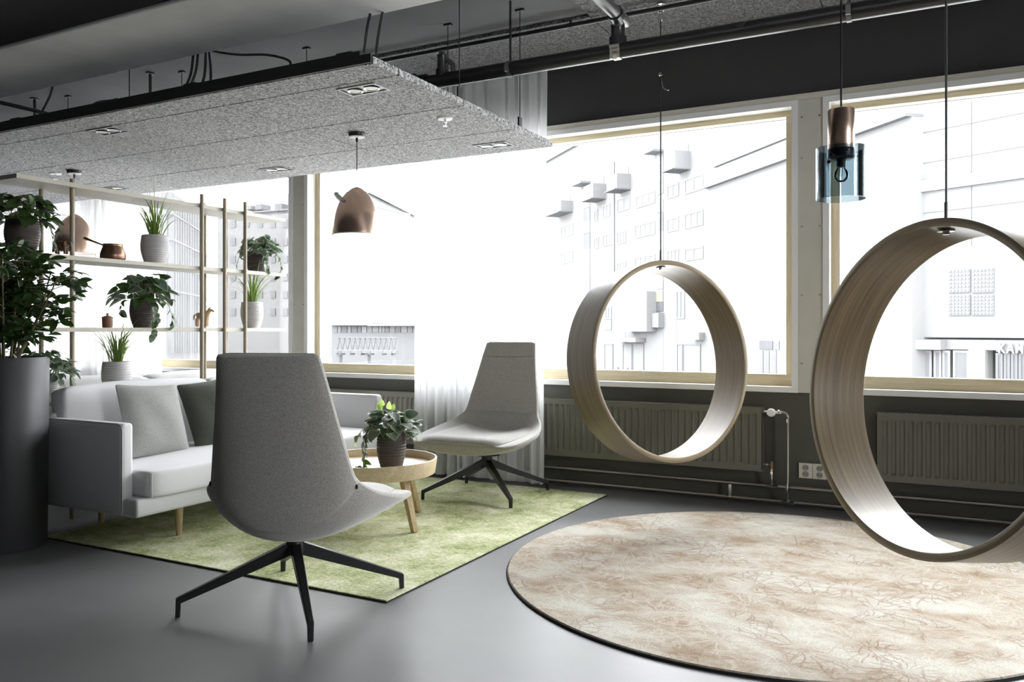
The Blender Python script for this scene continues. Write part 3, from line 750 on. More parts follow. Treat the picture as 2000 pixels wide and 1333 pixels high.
# ------------------------------------------------------------------ curtains
def curtain(name, label, xa, xb, y, z0, z1, folds, amp, seed):
    rnd = random.Random(seed); n = folds*10; ph = [rnd.uniform(-.5, .5) for _ in range(8)]
    zs = [z0, z0+.09, z0+.10, z0+.3, z0+.8, z0+1.4, z0+2.0, z1-.35, z1-.11, z1-.10, z1-.04, z1]
    rows = []
    for i, z in enumerate(zs):
        f = (z-z0)/(z1-z0); row = []
        for k in range(n+1):
            u = k/n; w = u*folds*2*PI
            a = amp*(.55+.45*math.sin(u*9.0+ph[0]*6+f*.8))*(1-.25*f)
            yy_ = a*math.sin(w+.9*math.sin(u*17+ph[1]*5)+.35*math.sin(f*3+ph[2]*6))
            xx_ = xa+(xb-xa)*u + .016*math.sin(2*w+f*2)*(1-.3*f) + .02*(1-f)*math.sin(u*23+ph[3]*4)
            row.append((xx_, y+yy_+.012*math.sin(u*40+f*5), z))
        rows.append(row)
    t = thing(name, label, 'curtain', ((xa+xb)/2, y, z0))
    loc = (-(xa+xb)/2, -y, -z0)
    MB().grid(rows[1:]).build('drape', 'sheer', t, smooth=True, loc=loc, fix=False)
    MB().grid(rows[:3]).grid([[(p[0], p[1]-.004, p[2]) for p in r] for r in rows[:2]]).build('hem', 'sheer', t, smooth=True, loc=loc, fix=False)
    MB().grid([[(p[0], p[1]-.004, p[2]) for p in r] for r in rows[-3:]]).build('heading_tape', 'sheer', t, smooth=True, loc=loc, fix=False)
    MB().box(xa-.05, xb+.05, y-.012, y+.012, z1, z1+.02).build('curtain_track', 'fascia', t, loc=loc)
curtain('sheer_curtain', 'white sheer curtain hanging to the floor behind the light lounge chair', -3.98, -2.73, 5.745, .03, 3.235, 13, .048, 3)
curtain('sheer_curtain', 'long white sheer curtain along the window behind the open shelf', -10.4, -7.10, 5.745, .03, 3.235, 26, .05, 7)

# ------------------------------------------------------------------ rugs
rg = thing('green_rug', 'large rectangular mottled green rug under the sofa and lounge chairs', 'rug', (-3.45, 4.34, 0))
b = rounded_box_mesh(2.46, 2.70, .011, .004, 0, 5); b.free()
MB().box(-1.235, 1.235, -1.345, 1.345, .003, .011).build('pile', 'greenrug', rg, bevel=.003)
MB().box(-1.238, 1.238, -1.348, 1.348, 0, .006).build('backing', 'rugback', rg)
rr = thing('round_rug', 'big round cream rug with faded rust flower drawings under the ring swings', 'rug', (-.77, 4.27, 0))
MB().lathe([(0, .004), (1.33, .004), (1.336, .010), (1.331, .015), (0, .015)], 128).build('pile', 'roundrug', rr)
MB().lathe([(0, 0), (1.335, 0), (1.342, .004), (1.338, .009), (0, .009)], 128).build('edging', 'rugback', rr)

# ------------------------------------------------------------------ ring swings
def ring_swing(loc, yaw, tilt, label, zc):
    Ro, T_, W, n = .6235, .030, .265, 144
    t = thing('ring_swing', label, 'swing', loc, 0, None)
    rot = Matrix.Rotation(yaw, 4, 'Z') @ Matrix.Rotation(-tilt, 4, 'Y')
    def face(name, quads_fn, mat, uvfn):
        vs, fs, uvs = [], [], []
        for k in range(n+1):
            a = 2*PI*k/n
            for p, uv in quads_fn(a): vs.append(rot @ Vector(p)); uvs.append(uv)
        m_ = len(vs)//(n+1)
        for k in range(n):
            for i in range(m_-1): fs.append((k*m_+i, (k+1)*m_+i, (k+1)*m_+i+1, k*m_+i+1))
        me = bpy.data.meshes.new(name); me.from_pydata([tuple(v) for v in vs], [], fs)
        ul = me.uv_layers.new(name='UVMap')
        for lp in me.loops: ul.data[lp.index].uv = uvs[lp.vertex_index]
        for p in me.polygons: p.use_smooth = True
        me.materials.append(M[mat]); o = bpy.data.objects.new(name, me); COL.objects.link(o); o.parent = t
        return o
    h = W/2; c = .003
    def P(a, r, x): return (x, r*math.cos(a), r*math.sin(a))
    face('outer_veneer', lambda a: [(P(a, Ro, h-c), (a*.62+1, 0)), (P(a, Ro, 0), (a*.62+1, W/2)), (P(a, Ro, -h+c), (a*.62+1, W))], 'ringout', None)
    face('inner_veneer', lambda a: [(P(a, Ro-T_, -h+c), (a*.6+7, W+.4)), (P(a, Ro-T_, 0), (a*.6+7, W/2+.4)), (P(a, Ro-T_, h-c), (a*.6+7, .4))], 'ringout', None)
    for s in (1, -1):
        seq = [(Ro, h-c), (Ro-c, h), (Ro-T_/2, h), (Ro-T_+c, h), (Ro-T_, h-c)]
        if s < 0: seq = [(r, -x) for r, x in seq][::-1]
        face('ply_rim', lambda a, seq=seq: [(P(a, r, x), (a*.62, r+3)) for r, x in seq], 'ringedge', None)
    top = Ro-T_
    MB().lathe([(0, 0), (.030, 0), (.030, -.005), (.012, -.006), (.012, -.016), (0, -.017)], 20, (0, 0, top)).build('anchor_plate', 'steel', t, smooth=True)
    Zt = 3.268-zc
    MB().tube([(0, 0, Ro-.002), (0, 0, Ro+.075)], .0075, 10).build('ferrule', 'greypipe', t, smooth=True)
    MB().tube([(0, 0, Ro+.05), (0, 0, Zt-.10)], .0042, 8).build('rope', 'darkrod', t)
    hk = MB().tube([(0.022*math.cos(g), 0, Zt-.028+.022*math.sin(g)) for g in [2*PI*i/16 for i in range(17)]], .005, 8)
    hk.tube([(0.012*math.cos(g), 0, Zt-.075+.032*math.sin(g)) for g in [2*PI*i/16 for i in range(17)]], .0035, 8)
    hk.lathe([(0, 0), (.03, 0), (.03, -.006), (0, -.008)], 16, (0, 0, Zt)).build('ceiling_hook', 'chrome', t, smooth=True)
    return t, Zt
t1, Zt1 = ring_swing((-1.592, 5.017, 1.0206), -.555, .095, 'farther wooden ring swing hanging by one rope in front of the radiator', 1.0206)
m = MB().tube([(-.01, 0, Zt1-.44), (.012, -.004, Zt1-.44)], .011, 8).tube(spline([(.0, -.006, Zt1-.44), (.006, -.008, Zt1-.48), (.02, -.01, Zt1-.53), (.055, -.012, Zt1-.55)], 4), .004, 6)
m.build('rope_clamp', 'chrome', t1, smooth=True)
ring_swing((-.0034, 3.4765, .9985), -2.362, .095, 'nearer wooden ring swing cut off by the picture edge, hanging by one rope', .9985)

# ------------------------------------------------------------------ lamps
def copper_lamp(x, y, label, face):
    t = thing('pendant_lamp', label, 'lamp', (x, y, 1.83), 0)
    H = .312; prof = [(.156, 0), (.1555, .02), (.150, .07), (.142, .12), (.130, .165), (.112, .208), (.088, .248), (.060, .280), (.034, .302), (.012, .311), (.0, .312)]
    MB().lathe(prof, 56).build('shade', 'copper', t, smooth=True)
    s = t.children[0]
    inn = [(r-.003, z+.0005) for r, z in prof if r > .02] + [(0, .306)]
    MB().lathe(inn, 56).build('lining', 'whitein', t, smooth=True)
    MB().lathe([(.1525, -.001), (.1565, -.001), (.1565, .004), (.1525, .004)], 56, closed=True).build('rim', 'whitein', t)
    # little folded vent tab
    a = face; u = Vector((math.cos(a), math.sin(a), 0)); v = Vector((-u.y, u.x, 0))
    def p(r, w, z): return tuple(u*r+v*w+Vector((0, 0, z)))
    MB().grid([[p(.106, -.030, .215), p(.106, .030, .215)], [p(.135, -.027, .236), p(.135, .027, .236)], [p(.150, -.020, .250), p(.150, .020, .250)], [p(.152, -.020, .262), p(.152, .020, .262)]]).grid([[p(.104, -.030, .209), p(.104, .030, .209)], [p(.137, -.027, .231), p(.137, .027, .231)], [p(.155, -.020, .248), p(.155, .020, .248)], [p(.152, -.020, .262), p(.152, .020, .262)]]).build('vent_tab', 'whitein', t)
    MB().lathe([(.0, .15), (.022, .15), (.026, .17), (.022, .24), (.0, .25)], 20).build('lamp_holder', 'whiteplastic', t, smooth=True)
    MB().lathe([(0, .06), (.018, .065), (.030, .09), (.027, .115), (.014, .15)], 20).build('bulb', 'lamp', t, smooth=True)
    MB().tube([(0, 0, .31), (0, 0, .655)], .0032, 8).build('cord', 'blackmetal', t)
    MB().lathe([(.0, .632), (.05, .635), (.054, .640), (.054, .66), (0, .66)], 28).build('ceiling_cup', 'blackmetal', t, smooth=True)
    MB().lathe([(.0, .628), (.046, .630), (.049, .636), (0, .637)], 28).build('cup_underside', 'whitein', t, smooth=True)
    MB().lathe([(0, .600), (.007, .602), (.008, .63), (0, .631)], 12).build('cord_grip', 'blackmetal', t, smooth=True)
    return t
LEFT = math.atan2(-SN, -CS)
copper_lamp(-3.363, 4.23, 'copper dome pendant lamp with white lining hanging over the coffee table', LEFT+.75)
copper_lamp(-6.137, 4.171, 'copper dome pendant lamp seen behind the open shelf beside the dark coffee pot', LEFT+.75)

t = thing('glass_pendant_lamp', 'pendant lamp of copper tube and smoked blue glass cylinder before the window post', 'lamp', (-.330, 3.105, 1.68))
MB().lathe([(.0845, 0), (.0845, .180), (.0815, .180), (.0815, 0)], 64, closed=True).build('glass_cylinder', 'smoke', t, smooth=True)
MB().lathe([(0, .152), (.041, .152), (.0445, .156), (.0445, .312), (.042, .316), (0, .317)], 48).build('copper_tube', 'copper', t, smooth=True)
MB().lathe([(.0, .140), (.036, .140), (.046, .146), (.046, .176), (.0, .178)], 40).build('black_collar', 'blackmetal', t, smooth=True)
MB().lathe([(0, .112), (.016, .114), (.018, .142), (0, .142)], 20).build('lamp_holder', 'blackmetal', t, smooth=True)
rx = Vector((CS, SN, 0)); fx = Vector((SN, -CS, 0))
m = MB()
for a in (0.35, 2.4, 4.5):
    d = rx*math.cos(a) + fx*math.sin(a)
    m.tube([tuple(d*.04+Vector((0, 0, .150))), tuple(d*.079+Vector((0, 0, .146)))], .003, 8).lathe([(0, -.007), (.006, -.004), (.007, 0), (.006, .004), (0, .007)], 12, tuple(d*.074+Vector((0, 0, .147))))
m.build('glass_clip', 'blackmetal', t, smooth=True)
MB().lathe([(0, -.005), (.004, -.003), (.005, 0), (.004, .003), (0, .005)], 10, tuple(fx*.047+rx*.006+Vector((0, 0, .165)))).build('brass_screw', 'tanwood', t, smooth=True)
MB().lathe([(0, .060), (.012, .062), (.022, .072), (.025, .085), (.021, .098), (.013, .110), (.012, .118)], 24).build('bulb', 'bulb', t, smooth=True)
MB().tube([(0.003, 0, .112), (.004, 0, .085), (0, 0, .078), (-.004, 0, .085), (-.003, 0, .112)], .0012, 5).build('filament', 'steel', t)
MB().tube([(0, 0, .316), (0, 0, 1.588)], .0035, 8).build('cord', 'blackmetal', t)

# ------------------------------------------------------------------ lounge chairs
CEN = [(.425, .430), (.33, .452), (.06, .440), (-.13, .432), (-.215, .462), (-.252, .540), (-.280, .680), (-.315, .880), (-.345, 1.00), (-.378, 1.128)]
EDG = [(.355, .415, .430), (.428, .325, .450), (.440, .07, .490), (.378, -.11, .540), (.318, -.185, .592), (.300, -.215, .640), (.282, -.245, .735), (.252, -.290, .895), (.233, -.322, 1.005), (.213, -.368, 1.128)]
def shell_pt(v, u, lift=0.0):
    """point of the seat shell: v runs from the front edge up to the head, u across"""
    i = min(int(v), len(CEN)-2); f = v-i
    def cr(a, d):
        p0, p1, p2, p3 = a[max(i-1, 0)], a[i], a[i+1], a[min(i+2, len(a)-1)]
        return 0.5*((2*p1[d])+(p2[d]-p0[d])*f+(2*p0[d]-5*p1[d]+4*p2[d]-p3[d])*f*f+(3*p1[d]-p0[d]-3*p2[d]+p3[d])*f**3)
    cy, cz = cr(CEN, 0), cr(CEN, 1); ex, ey, ez = cr(EDG, 0), cr(EDG, 1), cr(EDG, 2)
    w = abs(u)**2.4
    return Vector((ex*u, cy+(ey-cy)*w, cz+(ez-cz)*w))
def shell_n(v, u):
    e = .04; v1, v2 = max(0, v-e), min(len(CEN)-1.0001, v+e); u1, u2 = max(-1, u-e), min(1, u+e)
    n = (shell_pt(v2, u)-shell_pt(v1, u)).cross(shell_pt(v, u2)-shell_pt(v, u1))
    return n.normalized()            # towards the sitter
VMAX = len(CEN)-1.0001
def thick(v, u):
    c = [.085, .110, .124, .124, .108, .078, .060, .050, .044, .036]
    i = min(int(v), 8); f = v-i; c_ = c[i]*(1-f)+c[i+1]*f
    return c_*(1-abs(u)**2.2)+.026*abs(u)**2.2
def sgn(n_): return -1 if n_ < 0 else 1
def shell_part(name, mat, parent, va, vb, ub, nv, nu, t_in, t_out, sub=1):
    """closed padded slab following the shell between v = va..vb, |u| <= ub"""
    top, bot = [], []
    for i in range(nv+1):
        r1, r2 = [], []
        for k in range(nu+1):
            u = ub*(2*k/nu-1); v0_ = va(u/ub) if callable(va) else va; v = v0_+(vb-v0_)*i/nv; p = shell_pt(v, u); n = shell_n(v, u)
            r1.append(p+n*t_in(v, u)); r2.append(p-n*t_out(v, u))
        top.append(r1); bot.append(r2)
    m = MB(); m.grid(top); m.grid([r[::-1] for r in bot])
    a = lambda i, k: i*(nu+1)+k
    b0 = (nv+1)*(nu+1); b = lambda i, k: b0+i*(nu+1)+(nu-k)
    for i in range(nv):
        m.f.append((a(i, 0), a(i+1, 0), b(i+1, 0), b(i, 0))); m.f.append((a(i+1, nu), a(i, nu), b(i, nu), b(i+1, nu)))
    for k in range(nu):
        m.f.append((a(0, k+1), a(0, k), b(0, k), b(0, k+1))); m.f.append((a(nv, k), a(nv, k+1), b(nv, k+1), b(nv, k)))
    return m.build(name, mat, parent, smooth=True, subsurf=sub)
def chair_seam(name, parent, pts, r=.0022):
    return MB().tube(pts, r, 6).build(name, 'chair', parent, smooth=True)
RUG_T = .011
def lounge_chair(label, x, y, face, base_angle, on_rug, shift=(0, 0, 0)):
    t = thing('lounge_chair', label, 'chair', (x, y, 0), 0, 'high-backed lounge chairs')
    sh = bpy.data.objects.new('shell', None)
    up = Matrix.Rotation(face, 4, 'Z')
    objs = []
    objs.append(shell_part('shell', 'chair', t, 0.0, VMAX, 1.0, 34, 22, lambda v, u: 0.0, thick))
    objs.append(shell_part('seat_cushion', 'chair', t, .10, 3.35, .80, 16, 16, lambda v, u: .030*min(1, (1-(abs(u)/.80)**6)*1.0+.1)*min(1.0, .25+v*1.2), lambda v, u: .004))
    objs.append(shell_part('head_pad', 'chair', t, 8.10, 8.99, .93, 8, 14, lambda v, u: .010*(1-(abs(u)/.93)**8*.9), lambda v, u: .003))
    objs.append(shell_part('back_pad', 'chair', t, lambda u: 4.75+.75*(1-u*u), 8.06, .95, 20, 16, lambda v, u: .011*(1-(abs(u)/.95)**8*.9), lambda v, u: .003))
    # outer back panel with its seam against the seat shell
    objs.append(shell_part('outer_back_panel', 'chair', t, 4.05, 8.97, .985, 24, 18, lambda v, u: -thick(v, u)+.004, lambda v, u: thick(v, u)+.011*(1-(abs(u)/.985)**10)))
    for s in (-1, 1):
        p = shell_pt(4.1, s*.95)-shell_n(4.1, s*.95)*(thick(4.1, .95)+.001)
        objs.append(MB().box(p.x-.004, p.x+.004, p.y-.006, p.y+.006, p.z-.009, p.z+.009).build('corner_clip', 'blackmetal', t))
    for o in objs: o.rotation_euler = (0, 0, face); o.location = shift
    hub = MB().lathe([(0, .222), (.036, .222), (.046, .240), (.040, .270), (.038, .300), (.10, .304), (.10, .330), (0, .332)], 28).build('swivel_column', 'blackmetal', t, smooth=True)
    for k in range(4):
        a = base_angle+k*PI/2; g = RUG_T if k in on_rug else 0.0
        d = Vector((math.cos(a), math.sin(a), 0)); z = Vector((0, 0, 1))
        m = MB().bar(tuple(d*.012+z*.252), tuple(d*.488+z*.068), .044, .056, .026, .026)
        m.bar(tuple(d*.483+z*(.079)), tuple(d*.486+z*g), .026, .022, .022, .020, up=tuple(d))
        m.build('leg', 'blackmetal', t, bevel=.003, bseg=1)
    return t
lounge_chair('grey wool lounge chair seen from behind, half standing off the green rug', -2.575, 2.803, YAW-R(6), R(49.5), (0, 1), (.030*CS, .030*SN, 0))
lounge_chair('grey wool lounge chair facing the room in front of the sheer curtain', -2.986, 5.262, R(180), R(49), (0, 1, 2, 3))

# ------------------------------------------------------------------ sofas
def sofa(label, x, y, L, face):
    """sofa facing local +x; origin at floor under the middle of its back"""
    t = thing('sofa', label, 'sofa', (x, y, 0), face, None)
    h = L/2
    MB().box(.02, .92, -h+.01, h-.01, .185, .285).build('base', 'sofa', t, smooth=True, bevel=.018, bseg=3)
    MB().box(.01, .11, -h+.06, h-.06, .22, .72).build('back_frame', 'sofa', t, smooth=True, bevel=.025, bseg=3)
    for s in (-1, 1):
        MB().box(.015, .815, s*h-.0375*(s+1), s*h-.0375*(s-1), .185, .700).build('armrest', 'sofa', t, smooth=True, bevel=.024, bseg=4)
        MB().tube([(.812, s*(h-.004), .215), (.812, s*(h-.004), .665), (.80, s*(h-.004), .690), (.78, s*(h-.004), .698), (.05, s*(h-.004), .698)], .0035, 6).build('piping', 'piping', t, smooth=True)
        soft_box('back_cushion', 'sofa', t, .17, h-.10, .47, .036, (.165, s*(h/2-.045), .405), rot=(0, R(-9), 0), puff=.022, n=15)
    soft_box('seat_cushion', 'sofa', t, .86, L-.165, .165, .028, (.520, 0, .275), puff=.022, n=17)
    for s in (-1, 1):
        MB().tube([(.946, s*(h-.088), .288), (.946, s*(h-.088), .425)], .003, 6).build('piping', 'piping', t, smooth=True)
    for lx in (.14, .84):
        for s in (-1, 1): MB().lathe([(0, RUG_T), (.016, RUG_T), (.027, .19), (0, .19)], 20).build('leg', 'oakleg', t, smooth=True, loc=(lx, s*(h-.36), 0))
    return t
sf = sofa('light grey two-seat sofa on the green rug with its back to the open shelf', -4.845, 4.205, 2.37, 0)
sofa('pale sofa standing behind the shelf, only the tops of its cushions showing', -5.36, 4.30, 2.5, PI)

def scatter_cushion(label, mat, loc, rot, sz=.47, th=.075):
    """square cushion, standing: local x is thickness, y width, z height"""
    n = 14; top, bot = [], []
    for i in range(n+1):
        r1, r2 = [], []
        for k in range(n+1):
            a, b = 2*i/n-1, 2*k/n-1
            pin = 1-.055*(1-a*a)*b*b*0-.045*((1-a*a)*abs(b)**3+(1-b*b)*abs(a)**3)
            wa, wb = (1-abs(a)**2.6), (1-abs(b)**2.6)
            d = th*max(0, wa*wb)**.55+.004
            wr = .006*math.sin(5*a+3*b)*wa*wb
            pa, pb = a*sz/2*pin, b*sz/2*pin
            r1.append((d+wr, pa, pb+sz/2)); r2.append((-d+wr, pa, pb+sz/2))
        top.append(r1); bot.append(r2)
    m = MB().grid(top).grid([r[::-1] for r in bot])
    N1 = n+1; a = lambda i, k: i*N1+k; b0 = N1*N1; b = lambda i, k: b0+i*N1+(n-k)
    for i in range(n):
        m.f.append((a(i, 0), a(i+1, 0), b(i+1, 0), b(i, 0))); m.f.append((a(i+1, n), a(i, n), b(i, n), b(i+1, n)))
        m.f.append((a(0, i+1), a(0, i), b(0, i), b(0, i+1))); m.f.append((a(n, i), a(n, i+1), b(n, i+1), b(n, i)))
    o = m.build('scatter_cushion', mat, smooth=True, loc=loc, rot=rot, subsurf=1)
    return tag(o, label, 'cushion', 'scatter cushions on the sofa')
scatter_cushion('square grey woven cushion leaning on the sofa back near its armrest', 'cushgrey', (-4.305, 3.50, .438), (R(-4), R(-20), R(4)))
scatter_cushion('dark green square cushion on the sofa, half hidden by the lounge chair', 'cushdark', (-4.32, 4.03, .438), (R(5), R(-20), R(-4)))
scatter_cushion('white cushion peeking over the sofa back behind the dark green cushion', 'cushwhite', (-4.44, 4.42, .445), (R(2), R(-16), 0), .45, .06)

# ------------------------------------------------------------------ coffee table
t = thing('coffee_table', 'round light oak tray-top coffee table holding the trailing plant', 'table', (-3.185, 4.165, 0))
MB().lathe([(0, .363), (.372, .363), (.386, .366), (.386, .374), (0, .374)], 72).build('table_top', 'oaktable', t)
MB().lathe([(.372, .322), (.388, .326), (.402, .416), (.400, .420), (.390, .420), (.380, .372), (.366, .335)], 72, closed=True).build('tray_rim', 'oaktable', t, smooth=True)
for a in (R(-13), R(77), R(167), R(257)):
    d = Vector((math.cos(a), math.sin(a), 0)); z = Vector((0, 0, 1))
    MB().bar(tuple(d*.275+z*.364), tuple(d*.385+z*RUG_T), .052, .040, .036, .030, up=tuple(d)).build('leg', 'oakleg', t, bevel=.004)

# ------------------------------------------------------------------ open shelf
SX, SY = -5.10, 4.13
sh = thing('open_shelf', 'tall open shelf of taupe boards on thin round poles behind the sofa', 'shelf', (SX, SY, 0))
BZ = [2.164, 1.697, 1.236, .772]       # top faces of the boards
for z in BZ: MB().box(-.157, .155, 2.99-SY, 5.27-SY, z-.028, z).build('shelf_board', 'shelf', sh, bevel=.002)
for x, y, z1 in ((-4.995, 3.38, 2.195), (-5.215, 3.315, 2.195), (-4.93, 4.37, 2.237), (-4.93, 4.59, 2.237), (-4.93, 4.80, 2.237), (-5.272, 4.70, 2.20), (-5.272, 4.92, 2.20)):
    MB().lathe([(0, 0), (.0145, 0), (.0145, z1), (0, z1)], 16).build('pole', 'pole', sh, smooth=True, loc=(x-SX, y-SY, 0))

# ------------------------------------------------------------------ pots and plants
def pot_profile(r, h, ribs, amp):
    """egg-shaped ribbed pot, open at the top"""
    out = []; n = ribs*4
    for i in range(n+1):
        f = i/n
        base = .70+.30*math.sin(min(1, f/.62)*PI/2) if f < .62 else 1-.09*((f-.62)/.38)**1.6
        out.append((r*base + amp*(math.sin(2*PI*ribs*f)), h*f))
    prof = [(0, 0)] + out + [(out[-1][0]-.006, h+.001), (out[-1][0]-.010, h-.006), (out[-1][0]-.012, h-.03)]
    return prof
POTMESH = {}
def pot(parent, mat, r, h, ribs=13, amp=.0016):
    key = (mat, r, h)
    if key not in POTMESH:
        prof = pot_profile(r, h, ribs, amp)
        POTMESH[key] = (MB().lathe(prof+[(0, h-.03)], 40).mesh('pot', mat, True), MB().lathe([(0, h-.026), (r*.84, h-.028), (r*.84, h-.036), (0, h-.036)], 20).mesh('soil', 'soil', True))
    inst('pot', POTMESH[key][0], parent, Matrix()); inst('soil', POTMESH[key][1], parent, Matrix())

def leaf_mesh(name, L, W, mat, shape='oval', fold=.25, droop=.2):
    """one leaf lying along +x, normal +z, with UV x rising towards its rim"""
    n = 6; vs, fs, uv = [], [], []
    for i in range(n+1):
        f = i/n
        if shape == 'heart': w = W/2*(math.sin(PI*min(1, f**.62))**.75)*(1.0) if 0 < f < 1 else 0
        elif shape == 'obovate': w = W/2*math.sin(PI*f**1.25)**.8 if 0 < f < 1 else 0
        else: w = W/2*math.sin(PI*f)**.8 if 0 < f < 1 else 0
        x = L*f; z = -droop*L*f*f
        for s, e in ((-1, 1.0), (-.55, .55), (0, 0.0), (.55, .55), (1, 1.0)):
            vs.append((x-(.10*L*abs(s)*(1-f)**2 if shape == 'heart' else 0), s*w, z+fold*w*abs(s)*(1.3-.5*abs(s))))
            uv.append(max(e, .0) if 0 < i < n else 1.0)
    for i in range(n):
        for k in range(4):
            a = i*5+k; fs.append((a, a+5, a+6, a+1))
    me = bpy.data.meshes.new(name); me.from_pydata(vs, [], fs)
    ul = me.uv_layers.new(name='UVMap')
    for lp in me.loops: ul.data[lp.index].uv = (uv[lp.vertex_index], .5)
    for p in me.polygons: p.use_smooth = True
    me.materials.append(M[mat]); return me
def leaf_matrix(pos, direction, up, scale, roll=0.0):
    x = Vector(direction).normalized(); u = Vector(up)
    y = u.cross(x)
    if y.length < 1e-3: y = Vector((1, 0, .3)).cross(x)
    y.normalize(); z = x.cross(y)
    m = Matrix((x, y, z)).transposed().to_4x4()
    m = m @ Matrix.Rotation(roll, 4, 'X')
    m.translation = pos
    return m @ Matrix.Scale(scale, 4)
LV = [leaf_mesh('leaf', .066, .060, 'leafvar', 'heart', .22, .25), leaf_mesh('leaf', .062, .056, 'leafvar', 'heart', .38, .40), leaf_mesh('leaf', .060, .046, 'leafdark', 'heart', .22, .3)]
LY = leaf_mesh('leaf', .050, .037, 'leafyoung', 'heart', .3, .15)
def trailing_plant(label, x, y, z, potmat, r, h, seed, nleaf, vines=(), young=0, spread=1.0, rise=1.0, dark=.25, ls=1.0):
    """round-leaved trailing plant: a dome of leaves on petioles plus hanging vines"""
    rnd = random.Random(seed); nleaf = int(nleaf*1.35)
    t = thing('potted_plant', label, 'plant', (x, y, z), 0, 'potted plants in ribbed pots')
    pot(t, potmat, r, h)
    stems = MB()
    for k in range(nleaf):
        a = rnd.uniform(0, 2*PI); e = rnd.uniform(-.25, 1.35)
        q = rnd.uniform(.65, 1.12)
        rad = r*1.28*spread*q*math.cos(e*.9) if e > 0 else r*1.35*spread*q
        zz = h + .015 + .098*rise*q*math.sin(max(e, 0))+ (.06*e if e < 0 else 0)
        p = Vector((rad*math.cos(a), rad*math.sin(a), zz))
        out = Vector((math.cos(a), math.sin(a), rnd.uniform(-.55, .35))) + Vector((rnd.uniform(-.6, .6), rnd.uniform(-.6, .6), rnd.uniform(-.3, .3)))
        upv = Vector((math.cos(a)*.7, math.sin(a)*.7, .8+rnd.uniform(-.3, .5)))
        me = LV[2] if rnd.random() < dark else LV[rnd.randint(0, 1)]
        inst('leaf', me, t, leaf_matrix(p, out, upv, ls*rnd.uniform(.85, 1.35), rnd.uniform(-.4, .4)))
        if k % 2 == 0:
            b = Vector((p.x*.35, p.y*.35, h-.02)); stems.tube([b, (b+p)/2+Vector((0, 0, .03)), p], .0016, 4, caps=False)
    for vi, path in enumerate(vines):
        pts = spline(path, 5); stems.tube(pts, .0018, 4, caps=False)
        nl = max(4, int(sum((pts[i+1]-pts[i]).length for i in range(len(pts)-1))/.026))
        for k in range(1, nl+1):
            i = min(len(pts)-2, int(k/nl*(len(pts)-1))); p = pts[i]; tg = (pts[i+1]-pts[i]).normalized()
            sd = Vector((rnd.uniform(-1, 1), rnd.uniform(-1, 1), rnd.uniform(-.6, .4)))
            oz = Vector((pts[i].x, pts[i].y, 0)); oz = oz.normalized() if oz.length > 0 else Vector((1, 0, 0))
            last = k == nl
            inst('leaf', LY if (last and young) else LV[rnd.randint(0, 2)], t, leaf_matrix(p, tg*.8+sd*.7, oz*.8+Vector((0, 0, .5)), rnd.uniform(.6, 1.0), rnd.uniform(-.4, .4)))
    for k in range(young):
        a = rnd.uniform(0, 2*PI); b = Vector((.03*math.cos(a), .03*math.sin(a), h))
        p = Vector((r*.75*math.cos(a), r*.75*math.sin(a), h+.115*rise+rnd.uniform(.0, .055)))
        stems.tube([b, (b+p)/2+Vector((0, 0, .02)), p], .0018, 4, caps=False)
        inst('leaf', LY, t, leaf_matrix(p, (math.cos(a)*.25, math.sin(a)*.25, 1), (SN, -CS, .1), rnd.uniform(.8, 1.1), rnd.uniform(-.5, .5)))
    stems.build('stem', 'vine', t, smooth=True)
    return t
BLADES = []
for k in range(6):
    rnd = random.Random(40+k); n = 9; vs = []; fs = []
    L = 1.0; lean = (.18, .42, .75, 1.1, 1.45, 1.8)[k]
    px = pz = 0.0
    for i in range(n+1):
        f = i/n; ang = PI/2 - lean*(.25+f**1.4*1.15); w = .0150*(1-f**1.6)*(.55+.45*min(1, f*5))+.0006
        vs += [(px, -w, pz+.25*w), (px, 0, pz), (px, w, pz+.25*w)]
        px += math.cos(ang)*L/n; pz += math.sin(ang)*L/n
    for i in range(n):
        for j in range(2): fs.append((i*3+j, i*3+3+j, i*3+4+j, i*3+1+j))
    me = bpy.data.meshes.new('blade'); me.from_pydata(vs, [], fs)
    for p in me.polygons: p.use_smooth = True
    me.materials.append(M['blade']); BLADES.append(me)
def grass_plant(label, x, y, z, potmat, r, h, seed, n, Lh, lean=1.0):
    rnd = random.Random(seed); n = int(n*1.6)
    t = thing('potted_grass', label, 'plant', (x, y, z), 0, 'potted plants in ribbed pots')
    pot(t, potmat, r, h)
    for k in range(n):
        a = rnd.uniform(0, 2*PI); rr = rnd.uniform(.0, .045)
        me = BLADES[min(5, int(abs(rnd.gauss(2.7*lean, 1.7))))]
        m = Matrix.Translation((rr*math.cos(a), rr*math.sin(a), h-.03)) @ Matrix.Rotation(a+rnd.uniform(-.6, .6), 4, 'Z') @ Matrix.Scale(Lh*rnd.uniform(.55, 1.1)*(1.2 if me in BLADES[4:] else 1.0), 4)
        inst('blade', me, t, m @ Matrix.Diagonal((1, 1.0, 1, 1)))
    return t

